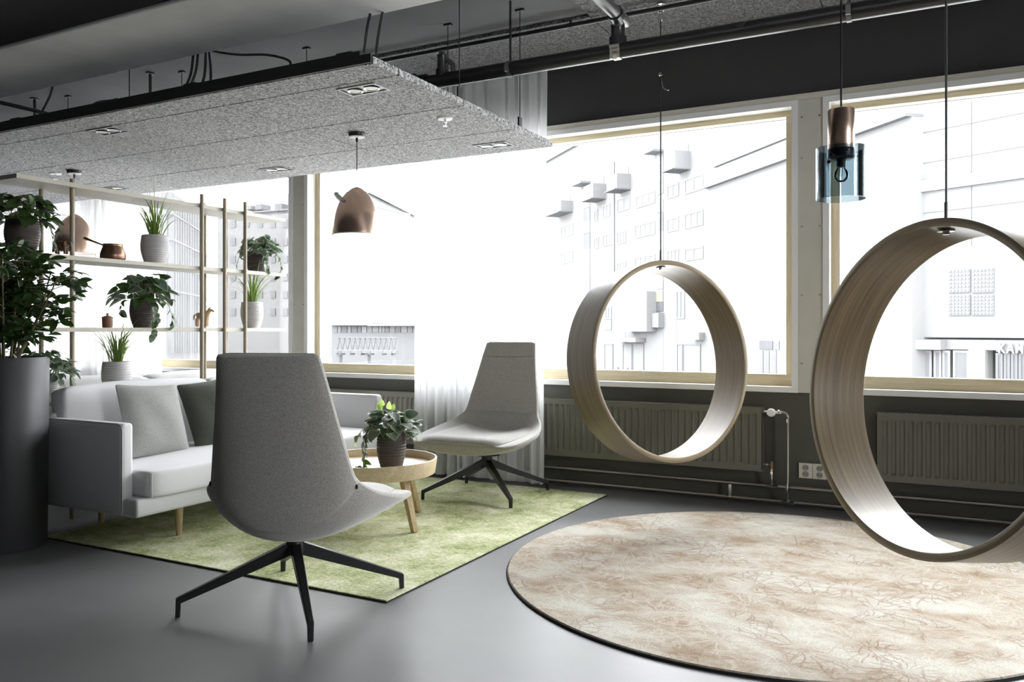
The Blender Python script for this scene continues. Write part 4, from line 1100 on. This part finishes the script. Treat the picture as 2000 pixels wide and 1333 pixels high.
# leafy shrub in the tall planter
pl = thing('planter_shrub', 'dense dark green leafy shrub in a tall round charcoal planter at the sofa end', 'plant', (-4.70, 2.775, 0))
MB().lathe([(0, 0), (.205, 0), (.212, .012), (.222, 1.064), (.219, 1.068), (.206, 1.068), (.204, 1.02), (0, 1.02)], 72).build('planter', 'planter', pl, smooth=True)
MB().lathe([(0, 1.035), (.2, 1.03), (.2, 1.021), (0, 1.021)], 28).build('soil', 'soil', pl)
rnd = random.Random(11)
LD = [leaf_mesh('leaf', .092, .038, 'leafdark', 'obovate', .22, .18), leaf_mesh('leaf', .080, .036, 'leafdark', 'obovate', .35, .35), leaf_mesh('leaf', .070, .030, 'leafdark', 'obovate', .15, .05)]
st = MB(); tips = []
for k in range(17):
    a = 2*PI*k/17+rnd.uniform(-.2, .2); lean = rnd.uniform(.08, .38)
    if k % 5 == 0: lean *= .4
    top = Vector((lean*math.cos(a), lean*math.sin(a), rnd.uniform(1.38, 1.66)))
    b0 = Vector((.05*math.cos(a), .05*math.sin(a), 1.02)); mid = (b0+top)/2+Vector((.03*math.cos(a), .03*math.sin(a), .03))
    pts = spline([b0, mid, top], 5); st.tube(pts, [.0075-.0004*i for i in range(len(pts))], 6)
    for i in range(3, len(pts)):
        for r_ in range(2):
            g = rnd.uniform(0, 2*PI); d = Vector((math.cos(g), math.sin(g), rnd.uniform(.0, .7)))*rnd.uniform(.05, .13)
            q = pts[i]+d; st.tube([pts[i], (pts[i]+q)/2+Vector((0, 0, .01)), q], .0025, 4); tips.append((q, d.normalized()))
rnd.shuffle(tips); cnt = 0; mass = MB()
for q, d in tips:
    nl = rnd.randint(6, 8); g0 = rnd.uniform(0, 6)
    for k in range(nl):
        g = g0+2*PI*k/nl; dr = Vector((math.cos(g), math.sin(g), rnd.uniform(-.7, .6)))+d*.5
        m = leaf_matrix(q+Vector((rnd.uniform(-.015, .015), rnd.uniform(-.015, .015), rnd.uniform(-.015, .015))), dr, (rnd.uniform(-.8, .8), rnd.uniform(-.8, .8), 1), rnd.uniform(.7, 1.2), rnd.uniform(-.8, .8))
        wp = Matrix.Translation(pl.location) @ m
        vis = rnd.random()
        if cnt < 300 and (wp.translation.x*CS+wp.translation.y*SN) > -3.02 and vis < .8:
            inst('leaf', LD[rnd.randint(0, 2)], pl, m); cnt += 1
        else:
            me = LD[rnd.randint(0, 2)]
            mass.add([m @ v.co for v in me.vertices], [tuple(p.vertices) for p in me.polygons])
# low skirt of leaves round the planter's mouth
for k in range(130):
    g = rnd.uniform(0, 2*PI); rr = rnd.uniform(.05, .235); q = Vector((rr*math.cos(g), rr*math.sin(g), 1.085+rnd.uniform(0, .26)))
    m = leaf_matrix(q, (math.cos(g), math.sin(g), rnd.uniform(-.4, .3)), (rnd.uniform(-.4, .4), rnd.uniform(-.4, .4), 1), rnd.uniform(.8, 1.2), rnd.uniform(-.5, .5))
    me = LD[rnd.randint(0, 2)]; mass.add([m @ v.co for v in me.vertices], [tuple(p.vertices) for p in me.polygons])
o = mass.build('foliage', 'leafdark', pl, smooth=True, fix=False); o['kind'] = 'stuff'
st.build('stem', 'stem', pl, smooth=True)

# on the shelf, board by board
trailing_plant('dark trailing plant in a dark ribbed pot beside the elephant figurine', -5.10, 3.12, BZ[1], 'potdark', .100, .205, 5, 84, spread=1.25, rise=1.55, dark=.8, ls=1.2,
    vines=[[(.08, .03, .21), (.14, .06, .20), (.17, .08, .12), (.165, .09, .05)], [(-.02, -.09, .21), (-.03, -.16, .19), (-.03, -.18, .10), (-.03, -.17, .03)], [(.06, .07, .21), (.10, .15, .21), (.11, .18, .15)]])
grass_plant('wispy grass in a light grey ribbed pot in the middle of the upper shelf', -5.06, 4.06, BZ[1], 'potlight', .097, .205, 21, 46, .37, 1.0)
trailing_plant('bushy silver-green trailing plant at the far end of the upper shelf', -5.09, 5.09, BZ[1], 'potdark', .094, .165, 8, 70, spread=1.18, rise=1.15, dark=.1,
    vines=[[(.07, .05, .17), (.13, .10, .15), (.15, .12, .05), (.13, .10, -.05)], [(-.05, -.05, .17), (-.10, -.09, .15), (-.12, -.11, .05)], [(.08, .0, .17), (.13, -.03, .13), (.14, -.04, .06), (.16, -.03, .0)]])
trailing_plant('dark-potted trailing plant with big leaves in the middle of the lower shelf', -5.08, 3.98, BZ[2], 'potdark', .093, .20, 14, 74, spread=1.35, rise=1.6, dark=.55, ls=1.3,
    vines=[[(.07, .04, .20), (.14, .07, .19), (.17, .10, .10), (.165, .11, .02)], [(.09, .0, .2), (.15, -.02, .12), (.165, -.02, .03), (.17, -.05, -.07)], [(-.03, -.08, .2), (-.04, -.14, .17), (-.03, -.16, .09)]])
grass_plant('grass in a pale grey ribbed pot at the far end of the lower shelf', -5.09, 5.03, BZ[2], 'potlight', .092, .215, 33, 44, .37, 1.0)
grass_plant('wispy grass in a pale grey ribbed pot on the lowest board just above the sofa back', -5.06, 3.75, BZ[3], 'potlight', .096, .230, 44, 52, .37, 1.1)
trailing_plant('silver-leaved trailing plant in a striped grey pot low between planter and shelf pole', -5.07, 3.24, BZ[3], 'potlight', .085, .17, 61, 60, spread=1.35, rise=1.35, dark=.2,
    vines=[[(.07, .05, .17), (.13, .10, .16), (.15, .12, .06), (.14, .13, .01)], [(.08, .02, .17), (.14, .03, .10), (.15, .03, .02)]])
trailing_plant('green trailing plant in a dark brown ribbed pot on the coffee table', -2.985, 4.085, .3745, 'potdark', .089, .232, 77, 56, young=5, spread=1.12, rise=1.0, dark=.2, ls=1.12,
    vines=[[(-.06, -.05, .235), (-.12, -.07, .24), (-.15, -.085, .15), (-.14, -.09, .06), (-.135, -.09, .012)],
           [(-.07, -.03, .235), (-.15, -.05, .25), (-.20, -.07, .20), (-.215, -.08, .16)],
           [(-.05, -.06, .235), (-.10, -.10, .20), (-.11, -.115, .10), (-.12, -.12, .02), (-.17, -.13, .012)],
           [(.06, .03, .235), (.11, .05, .235), (.135, .06, .20)]])

# ------------------------------------------------------------------ small things on the shelf
def coffee_pot(label, x, y, z, r, h, mat, handle, group='copper pots on the shelf'):
    t = thing('coffee_pot', label, 'pot', (x, y, z), 0, group)
    MB().lathe([(0, 0), (r*.92, 0), (r, h*.12), (r*.99, h*.40), (r*.78, h*.82), (r*.74, h*.93), (r*.78, h), (r*.74, h), (r*.70, h*.93), (r*.72, h*.82), (0, h*.5)], 36).build('body', mat, t, smooth=True)
    d = Vector(handle); a = Vector((d.x, d.y, 0)).normalized()
    s0 = a*(r*.78)+Vector((0, 0, h*.93))
    MB().tube([tuple(s0), tuple(s0+d*.25), tuple(s0+d*.95), tuple(s0+d)], [.0045, .0055, .0105, .006], 10).build('handle', 'darkwood', t, smooth=True)
    return t
lx = Vector((-CS, -SN, 0))
coffee_pot('dark copper coffee pot with long raised handle on the upper shelf', -5.03, 3.70, BZ[1], .082, .108, 'copperdark', lx*.135+Vector((0, 0, .052)))
coffee_pot('small bright copper pot with thin handle low on the shelf above the sofa', -5.02, 4.20, BZ[3], .043, .047, 'copper', -lx*.075+Vector((0, 0, .030)))
t = thing('lidded_jar', 'small turned reddish wood jar with knobbed lid on the lower shelf', 'jar', (-5.04, 3.665, BZ[2]))
MB().lathe([(0, 0), (.029, 0), (.032, .006), (.034, .063), (0, .064)], 28).build('body', 'redwood', t, smooth=True)
MB().lathe([(0, .064), (.0375, .064), (.0375, .070), (.018, .079), (.007, .081), (.006, .086), (.0095, .091), (.0085, .097), (0, .099)], 28).build('lid', 'redwood', t, smooth=True)
def figurine(name, label, cat, x, y, z, rz, joints, bones, mat, extra=None):
    t = thing(name, label, cat, (x, y, z), rz)
    skin_obj('body', mat, joints, bones, t, sub=2)
    if extra: extra(t)
    return t
# elephant, head towards the right of the picture (local +x)
J = [((-.012, 0, .068), (.020, .024)), ((.018, 0, .070), (.019, .023)), ((.038, 0, .078), (.014, .018)), ((.052, 0, .080), (.012, .016)), ((.060, 0, .064), (.007, .008)), ((.063, 0, .044), .005), ((.062, 0, .022), .0038), ((.064, 0, .012), .003),
     ((-.032, 0, .064), (.015, .018)), ((-.043, 0, .052), .003), ((-.045, 0, .030), .002)]
B = [(0, 1), (1, 2), (2, 3), (3, 4), (4, 5), (5, 6), (6, 7), (0, 8), (8, 9), (9, 10)]
for s in (-1, 1):
    for hx, par in ((.026, 1), (-.028, 8)):
        b0 = len(J); J += [((hx, s*.013, .046), .0105), ((hx+.002, s*.013, .024), .008), ((hx+.001, s*.013, .006), .0085)]; B += [(par, b0), (b0, b0+1), (b0+1, b0+2)]
def ele_extra(t):
    for s in (-1, 1):
        MB().grid([[(.040, s*.014, .088), (.030, s*.026, .086), (.022, s*.028, .078)], [(.042, s*.016, .072), (.030, s*.030, .070), (.020, s*.031, .066)], [(.042, s*.015, .062), (.033, s*.024, .056), (.026, s*.024, .058)]]).build('ear', 'darkwood', t, smooth=True)
        MB().tube([(.056, s*.008, .064), (.066, s*.010, .056), (.074, s*.010, .058)], [.003, .0024, .001], 6).build('tusk', 'tanwood', t, smooth=True)
figurine('elephant_figurine', 'small carved dark wood elephant beside the dark pot on the upper shelf', 'figurine', -4.99, 3.305, BZ[1], YAW, J, B, 'darkwood', ele_extra)
J = [((-.028, 0, .098), (.021, .024)), ((.018, 0, .100), (.020, .024)), ((.042, 0, .122), (.015, .018)), ((.056, 0, .140), (.014, .015)), ((.072, 0, .132), (.011, .011)), ((.084, 0, .122), (.009, .009)), ((-.048, 0, .094), (.017, .019))]
B = [(0, 1), (1, 2), (2, 3), (3, 4), (4, 5), (0, 6)]
for s in (-1, 1):
    for hx, par in ((.026, 1), (-.046, 6)):
        b0 = len(J); J += [((hx, s*.015, .070), .0125), ((hx, s*.015, .036), .0105), ((hx, s*.015, .009), .011)]; B += [(par, b0), (b0, b0+1), (b0+1, b0+2)]
def horse_extra(t):
    for s in (-1, 1): MB().tube([(.052, s*.008, .150), (.054, s*.010, .165)], [.005, .0015], 6).build('ear', 'tanwood', t, smooth=True)
    MB().tube([(.056, 0, .158), (.044, 0, .150), (.030, 0, .130), (.018, 0, .118)], [.004, .008, .008, .004], 8).build('mane', 'tanwood', t, smooth=True)
    MB().tube([(-.062, 0, .104), (-.072, 0, .092), (-.074, 0, .06)], [.005, .007, .004], 8).build('tail', 'tanwood', t, smooth=True)
figurine('horse_figurine', 'bare carved wooden horse on the lower shelf behind the poles', 'figurine', -5.06, 4.50, BZ[2], YAW, J, B, 'tanwood', horse_extra)

# ------------------------------------------------------------------ outdoors, seen through the windows
GZ = -2.8                                   # the street lies one storey lower
struct(MB().box(-320, 200, WY+1.5, 420, GZ-.4, GZ).build('street', 'street'))
def ray(px, py):
    k = (px-1000)/F_PX
    return Vector((-SN+k*CS, CS+k*SN, -(py-645)/F_PX))
class Facade:
    """vertical plane: distance d at picture column px, running off towards column vp"""
    def __init__(s, px, d, vp):
        s.A = ray(px, 645)*d; k = (vp-1000)/F_PX
        s.u = Vector((-SN+k*CS, CS+k*SN, 0)).normalized()
        if vp < px: s.u = -s.u                              # u always runs to the right
        s.n = Vector((s.u.y, -s.u.x, 0))                    # towards the viewer
        if s.n.dot(s.A) > 0: s.n = -s.n
        s.rz = math.atan2(s.u.y, s.u.x)
    def sz(s, px, py):
        r = ray(px, py); k = s.A.dot(s.n)/r.dot(s.n); p = r*k
        return (p-s.A).dot(s.u), CAM_Z+p.z
    def depth(s, px):
        r = ray(px, 645); return s.A.dot(s.n)/r.dot(s.n)
def facade_thing(name, label, fc, group=None):
    return thing(name, label, 'building', (fc.A.x, fc.A.y, GZ), fc.rz, group)
def fbox(fc, t, name, mat, px0, py0, px1, py1, out, back, parent=None, bevel=0, m=None):
    """box over a rectangle of the facade; out = how far it stands proud (+) or lies back (-)"""
    a, z1 = fc.sz(px0, py0); a2, z0 = fc.sz(px0, py1); b, z1b = fc.sz(px1, py0); b2, z0b = fc.sz(px1, py1)
    z1 = (z1+z1b)/2; z0 = max((z0+z0b)/2, GZ)
    mm = m or MB(); mm.box(a, b, -out, back, z0-GZ, z1-GZ)
    if m: return None
    return mm.build(name, mat, parent or t)
def fwin(fc, t, px0, py0, px1, py1, pane='bldwin', bars=1, out=.06, frame='bldframe'):
    a, z1 = fc.sz(px0, (py0)); b, z1b = fc.sz(px1, py0); _, z0 = fc.sz(px0, py1); _, z0b = fc.sz(px1, py1)
    z1 = (z1+z1b)/2-GZ; z0 = max((z0+z0b)/2, GZ)-GZ; g = .10
    m = MB().box(a, b, -out, .02, z0, z0+g).box(a, b, -out, .02, z1-g, z1).box(a, a+g, -out, .02, z0+g, z1-g).box(b-g, b, -out, .02, z0+g, z1-g)
    for k in range(1, bars+1):
        x = a+(b-a)*k/(bars+1); m.box(x-g*.4, x+g*.4, -out*.9, .02, z0+g, z1-g)
    w = m.build('window', frame, t)
    MB().box(a+g*.5, b-g*.5, -out*.35, .015, z0+g*.5, z1-g*.5).build('pane', pane, w)
    return w

# apartment block with balconies
fa = Facade(1385, 58, 480)
A = facade_thing('apartment_building', 'pale apartment block with box balconies seen through the farther ring swing', fa)
fbox(fa, A, 'wall', 'bldA', 1035, 262, 1385, 760, 0, 9)
fbox(fa, A, 'roof', 'bldgrey', 1035, 262-6, 1385, 262, .3, 9)
fbox(fa, A, 'downpipe', 'bldgrey', 1199.5, 316, 1201, 560, .12, 0)
# stair strips with stacked dark and pale panels
for x0, x1, rows in ((1140, 1153, ((362, 379, 'blddark'), (379, 406, 'bldgrey'), (408, 433, 'blddark'), (433, 456, 'bldgrey'), (457, 488, 'blddark'), (488, 540, 'bldgrey'), (540, 575, 'bldwin'))),
                     (1284, 1296, ((300, 322, 'bldwin2'), (322, 345, 'bldgrey'), (345, 380, 'bldwin'), (391, 415, 'bldgrey'), (417, 453, 'blddark'), (453, 487, 'bldgrey'), (487, 520, 'bldwin'), (520, 549, 'bldgrey'), (549, 565, 'bldwin2')))):
    for y0, y1, mt in rows: fbox(fa, A, 'strip_panel', mt, x0, y0, x1, y1, .05, 0)
    fbox(fa, A, 'strip_canopy', 'bldgrey', x0-6, rows[0][0]-4, x1, rows[0][0], 1.0, 0)
for x0, y0, x1, y1 in ((1092, 398, 1119, 418), (1165, 363, 1184, 391), (1212, 344, 1232, 373), (1328, 300, 1349, 334)):
    p = fbox(fa, A, 'balcony', 'bldgrey', x0, y0, x1, y1, 1.3, 0)
    fbox(fa, A, 'slab', 'blddark', x0-1, y1, x1, y1+2, 1.5, 0, parent=p)
    fbox(fa, A, 'door', 'bldwin', x0+4, y0-16, x1-4, y0, .04, 0, parent=p)
for x0, y0, x1, y1, b in ((1161, 410, 1168, 432, 1), (1178, 400, 1192, 424, 1), (1206, 386, 1231, 412, 1), (1178, 457, 1198, 480, 2), (1206, 452, 1223, 476, 2), (1161, 464, 1170, 486, 1), (1243, 378, 1280, 402, 2), (1241, 436, 1280, 462, 3),
                         (1304, 360, 1326, 386, 1), (1338, 345, 1374, 375, 1), (1304, 426, 1326, 452, 1), (1338, 414, 1374, 444, 2), (1304, 488, 1326, 512, 2), (1338, 484, 1374, 508, 1), (1096, 440, 1120, 462, 2), (1096, 492, 1120, 514, 2), (1206, 512, 1223, 532, 2), (1241, 500, 1280, 522, 3)):
    fwin(fa, A, x0, y0, x1, y1, 'bldwin', b)
# ground floors: recesses, dark openings, doors
for x0, y0, x1, y1, mt in ((1206, 576, 1222, 700, 'bldgrey'), (1304, 568, 1322, 700, 'bldgrey'), (1268, 649, 1296, 742, 'bldgrey'), (1170, 648, 1196, 664, 'bldgrey'), (1250, 649, 1262, 670, 'bldwin2')):
    fbox(fa, A, 'recess_wall', mt, x0, y0, x1, y1, .02, 0)
fbox(fa, A, 'dark_panel', 'blddark', 1268, 591, 1296, 609, .06, 0)
fbox(fa, A, 'yellow_panel', 'yellow', 1281, 566, 1296, 590, .10, 0)
fbox(fa, A, 'bay', 'bldB', 1234, 572, 1283, 648, .9, 0)
fbox(fa, A, 'bay_side', 'bldgrey', 1284, 612, 1297, 640, .5, 0)
for x0, y0, x1, y1, b in ((1222, 577, 1232, 624, 0), (1322, 568, 1338, 623, 1), (1183, 600, 1195, 624, 1)): fwin(fa, A, x0, y0, x1, y1, 'bldwin2', b, frame='bldgrey')
fbox(fa, A, 'dark_panel', 'bldwin2', 1181, 625, 1195, 645, .05, 0)
for x0, x1 in ((1181, 1198), (1217, 1235), (1236, 1258), (1323, 1334), (1335, 1369)): fwin(fa, A, x0, 672, x1, 740, 'bldB', 0, frame='bldwin2')
fbox(fa, A, 'awning', 'bldframe', 1216, 660, 1260, 668, .9, 0)
fbox(fa, A, 'sign_box', 'bldframe', 1358, 650, 1377, 664, .5, 0)

# plain corner house
fb = Facade(1385, 57, 605)
Bh = facade_thing('plain_building', 'plain white house with a sloping cornice line left of the window post', fb)
fbox(fb, Bh, 'wall', 'bldB', 1385, 312, 1785, 770, .1, 9)
fbox(fb, Bh, 'cornice', 'bldwin', 1384, 308, 1785, 313, .45, 9)
fbox(fb, Bh, 'gutter', 'bldwin2', 1400, 299, 1545, 301, .3, 0)
for x0, y0, x1, y1, mt in ((1415, 496, 1421, 511, 'bldwin2'), (1451, 482, 1455, 511, 'bldwin2'), (1465, 481, 1475, 501, 'bldwin2'), (1465, 505, 1475, 511, 'bldwin2'), (1465, 404, 1475, 424, 'bldwin'), (1465, 562, 1475, 605, 'bldwin')):
    fwin(fb, Bh, x0, y0, x1, y1, mt, 0)
fbox(fb, Bh, 'shop_pane', 'blddark', 1487, 666, 1513, 683, .14, 0)
fbox(fb, Bh, 'shop_pane', 'bldwin2', 1516, 666, 1526, 683, .14, 0)
for x0, x1 in ((1487, 1494), (1496, 1506), (1510, 1520)): fbox(fb, Bh, 'shop_door', 'bldwin', x0, 685, x1, 745, .14, 0)
for x0, y0, x1, y1, mt in ((1668, 246, 1710, 262, 'bldgrey'), (1726, 276, 1780, 306, 'bldwin'), (1668, 300, 1700, 330, 'bldwin'), (1728, 372, 1780, 408, 'bldwin2'), (1642, 446, 1655, 470, 'bldwin2'), (1730, 576, 1776, 604, 'bldwin')):
    fwin(fb, Bh, x0, y0, x1, y1, mt, 1)

# shopping block with panelled front
dC = fb.depth(1785)
fcx = Facade(1785, dC+.6, -130)
Cb = facade_thing('shopping_building', 'pale panelled shopping block with glass-block windows and shopfronts through the nearer ring', fcx)
fbox(fcx, Cb, 'wall', 'bldC', 1735, 120, 2120, 660, .1, 9)
fbox(fcx, Cb, 'ledge', 'bldB', 1782, 334, 2120, 358, .25, 0)
for y0 in (232, 296, 400, 452):
    fbox(fcx, Cb, 'panel_joint', 'bldwin', 1790, y0, 2120, y0+1.3, .13, 0)
for x0 in (1899, 2008): fbox(fcx, Cb, 'panel_joint', 'bldwin', x0, 150, x0+1.2, 480, .14, 0)
fbox(fcx, Cb, 'corner_pilaster', 'bldwin', 1781, 300, 1786, 480, .3, 0)
for x0, y0, x1, y1 in ((1856, 528, 1898, 573), (1902, 526, 1944, 573), (1856, 577, 1898, 617), (1902, 577, 1944, 617)):
    a, z1 = fcx.sz(x0, y0); b, _ = fcx.sz(x1, y0); _, z0 = fcx.sz(x0, y1)
    w = MB().box(a, b, -.16, 0, z0-GZ, z1-GZ).build('glass_block_window', 'bldC', Cb)
    g = MB(); nx, nz = 6, 6; cw, ch = (b-a)/nx, (z1-z0)/nz
    for i in range(nx):
        for k in range(nz): g.box(a+cw*(i+.2), a+cw*(i+.8), -.19, -.15, z0-GZ+ch*(k+.2), z0-GZ+ch*(k+.8))
    o = g.build('glass_blocks', 'bldwin', w); o['kind'] = 'stuff'
fbox(fcx, Cb, 'shop_back_wall', 'bldwin', 1735, 660, 2120, 770, -1.6, 9)
fbox(fcx, Cb, 'shop_fascia', 'bldB', 1745, 664, 2120, 684, .0, .4)
fbox(fcx, Cb, 'sign_box', 'bldframe', 1794, 664, 1848, 683, .5, 0)
for x0, x1, mt in ((1751, 1773, 'bldwin2'), (1776, 1797, 'bldwin'), (1800, 1820, 'bldwin'), (1824, 1839, 'bldwin2'), (1841, 1856, 'bldwin2'), (1862, 1893, 'bldwin2')):
    fwin(fcx, Cb, x0, 685, x1, 765, mt, 0, out=.03)
fbox(fcx, Cb, 'pier', 'bldB', 1893, 684, 1926, 770, .1, .6)
fbox(fcx, Cb, 'pier', 'bldB', 1736, 660, 1745, 770, .05, .6)
for x0, x1 in ((1945, 1959), (1961, 1973), (1975, 1988), (1990, 2004), (2006, 2020)): fwin(fcx, Cb, x0, 690, x1, 768, 'blddark', 0, out=.03, frame='bldwin2')
a, z0 = fcx.sz(1952, 689); b, z1 = fcx.sz(1991, 672)
cap = z1-z0; pen = a
for chx in 'KAMPPI':
    cu = bpy.data.curves.new('sign_letter', 'FONT'); cu.body = chx
    cu.size = cap*1.40; cu.extrude = .05; cu.offset = .016
    tmp = bpy.data.objects.new('sign_letter', cu); COL.objects.link(tmp)
    bpy.context.view_layer.update()
    me = bpy.data.meshes.new_from_object(tmp.evaluated_get(bpy.context.evaluated_depsgraph_get()))
    wd = max(v.co.x for v in me.vertices)
    bpy.data.objects.remove(tmp)
    me.materials.clear(); me.materials.append(M['signwhite'])
    o = bpy.data.objects.new('sign_letter', me); COL.objects.link(o); o.parent = Cb
    o.location = (pen, -.10, z0-GZ); o.rotation_euler = (R(90), 0, 0); o.scale.x = .82
    pen += wd*.82 + cap*.06
fbox(fcx, Cb, 'sign_backing', 'bldgrey', 1946, 666, 2100, 689, .03, .1)

# far street corner, glass block, pavilion and bridge in the left windows
def rows_of_windows(fc, t, xs, ys, w, h, mt):
    for y in ys:
        for x in xs:
            s0, zt = fc.sz(x-w/2, y-h/2); s1, _ = fc.sz(x+w/2, y-h/2); _, zb = fc.sz(x, y+h/2)
            MB().box(s0, s1, -.12, 0, zb-GZ, zt-GZ).build('window', mt, t)
fd = Facade(715, 120, -2500)
Dd = facade_thing('corner_building', 'far pale block with rows of windows, its flat front behind the post', fd)
fbox(fd, Dd, 'wall', 'bldD', 425, 412, 715, 760, 0, 12)
fbox(fd, Dd, 'cornice', 'bldgrey', 425, 409, 716, 412, .6, 12)
for x0, x1, y0 in ((478, 492, 402), (500, 512, 399), (538, 552, 398)): fbox(fd, Dd, 'chimney', 'bldgrey', x0, y0, x1, 410, .2, 2)
rows_of_windows(fd, Dd, (456, 483, 509, 534, 558, 660, 676, 692), (438, 473, 507, 542, 576, 610), 9, 14, 'bldfar')
fe = Facade(715, 120, 1245)
De = facade_thing('terrace_building', 'far pale terrace receding along the street beside the sheer curtain', fe)
fbox(fe, De, 'wall', 'bldA', 715, 412, 838, 760, .1, 12)
fbox(fe, De, 'cornice', 'bldwin', 715, 409, 838, 412.5, .6, 12)
rows_of_windows(fe, De, (732, 741, 751, 760, 769, 778, 787, 796, 805, 814), (448, 487, 526, 565, 604), 4.2, 13, 'bldwin')
fg = Facade(395, 45, 700)
Gg = facade_thing('glass_building', 'grey glass-fronted block with vertical fins seen through the open shelf', fg)
fbox(fg, Gg, 'wall', 'bldA', 325, 395, 395, 760, 0, 8)
for k in range(14): fbox(fg, Gg, 'fin', 'bldwin', 327+k*5, 396, 328+k*5, 690, .25, 0)
for y in (440, 485, 530, 575): fbox(fg, Gg, 'floor_band', 'bldwin', 325, y, 395, y+2, .3, 0)
fp = Facade(650, 75, -3500)
Pv = facade_thing('street_pavilion', 'low dark glazed pavilion across the street in the middle window', fp)
fbox(fp, Pv, 'wall', 'bldwin', 648, 634, 838, 760, 0, 5)
fbox(fp, Pv, 'flat_roof', 'bldgrey', 648, 631, 734, 636, .8, 5)
fbox(fp, Pv, 'flat_roof', 'bldframe', 728, 632, 838, 637, 1.0, 5)
rnd = random.Random(9); x = 652
while x < 822:
    w = rnd.uniform(5, 13); fbox(fp, Pv, 'window_bay', rnd.choice(('blddark', 'bldgrey', 'bldwin2', 'bldwin')), x, 638, x+w-1.5, 650, .08, 0); x += w
ft = Facade(655, 50, -4000)
Tb = thing('truss_bridge', 'grey steel truss footbridge with leaning struts below the middle window lamp', 'bridge', (ft.A.x, ft.A.y, GZ), ft.rz)
fbox(ft, Tb, 'top_chord', 'truss', 656, 659, 776, 660.5, .1, .1); fbox(ft, Tb, 'bottom_chord', 'bldgrey', 656, 684, 776, 690, .3, .3)
for k in range(12):
    s0, z0 = ft.sz(658+k*10, 685); s1, z1 = ft.sz(663+k*10, 660)
    MB().bar((s0, 0, z0-GZ), (s1, 0, z1-GZ), .09, .09).bar((s1, 0, z1-GZ), (s1+(s1-s0)*.9, 0, z0-GZ), .05, .05).build('strut', 'truss', Tb)
for x0 in (665, 684, 705, 722, 746, 764):
    s0, z0 = ft.sz(x0, 694); s1, z1 = ft.sz(x0+6, 685)
    MB().add([(s0, -.35, z1-GZ), (s1, -.35, z1-GZ), ((s0+s1)/2+.05, -.35, z0-GZ), (s0, .3, z1-GZ), (s1, .3, z1-GZ), ((s0+s1)/2+.05, .3, z0-GZ)], [(0, 2, 1), (3, 4, 5), (0, 1, 4, 3), (1, 2, 5, 4), (2, 0, 3, 5)]).build('gusset', 'truss', Tb)
for x0 in (660, 715, 770): fbox(ft, Tb, 'pier', 'bldgrey', x0, 690, x0+6, 770, .2, .2)
def street_person(label, px, d, coat, rz, stride):
    p = ray(px, 645)*d
    t = thing('person', label, 'person', (p.x, p.y, GZ), rz)
    J = [((0, 0, .95), (.15, .11)), ((0, 0, 1.15), (.14, .10)), ((0, .0, 1.38), (.17, .10)), ((0, .01, 1.50), .055), ((0, .015, 1.57), .06), ((0, .02, 1.66), (.078, .095)), ((0, .02, 1.74), (.06, .075))]
    B = [(0, 1), (1, 2), (2, 3), (3, 4), (4, 5), (5, 6)]
    jack = [((0, 0, .88), (.18, .13)), ((0, 0, 1.15), (.17, .125)), ((0, 0, 1.40), (.19, .12)), ((0, 0, 1.49), .07)]; jb = [(0, 1), (1, 2), (2, 3)]
    tr = [((0, 0, .95), (.16, .12))]; tb = []
    for s in (-1, 1):
        n = len(J); J += [((s*.20, 0, 1.40), .055), ((s*.25, .03*s*stride, 1.13), .042), ((s*.26, .10*s*stride+.05, .90), .034), ((s*.26, .12*s*stride+.07, .80), (.035, .022)),
                          ((s*.09, 0, .88), .085), ((s*.10, -.14*s*stride, .48), .058), ((s*.10, -.26*s*stride, .09), .040), ((s*.10, -.26*s*stride+.14, .04), .035)]
        B += [(2, n), (n, n+1), (n+1, n+2), (n+2, n+3), (0, n+4), (n+4, n+5), (n+5, n+6), (n+6, n+7)]
        m_ = len(jack); jack += [((s*.21, 0, 1.40), .075), ((s*.265, .03*s*stride, 1.13), .062), ((s*.27, .10*s*stride+.05, .91), .050)]; jb += [(2, m_), (m_, m_+1), (m_+1, m_+2)]
        q = len(tr); tr += [((s*.095, 0, .86), .10), ((s*.10, -.14*s*stride, .48), .075), ((s*.10, -.25*s*stride, .12), .06)]; tb += [(0, q), (q, q+1), (q+1, q+2)]
        MB().lathe([(0, 0), (.055, 0), (.06, .03), (.04, .09), (0, .10)], 12).build('shoe', 'darktrouser', t, smooth=True, loc=(s*.10, -.26*s*stride+.04, 0))
    skin_obj('body', 'skin', J, B, t, sub=1); skin_obj('jacket', coat, jack, jb, t, sub=1); skin_obj('trousers', 'darktrouser', tr, tb, t, sub=1)
    MB().lathe([(0, .11), (.05, .10), (.085, .05), (.09, 0), (.07, -.05), (0, -.05)], 16).build('hair', 'hair', t, smooth=True, loc=(0, .0, 1.69))
street_person('person in an orange jacket walking past the shopfronts outside', 1206, 50, 'orangecoat', 2.4, 1)
street_person('person in a dark blue jacket walking beside the one in orange outside', 1225, 49, 'navycoat', 2.6, -1)
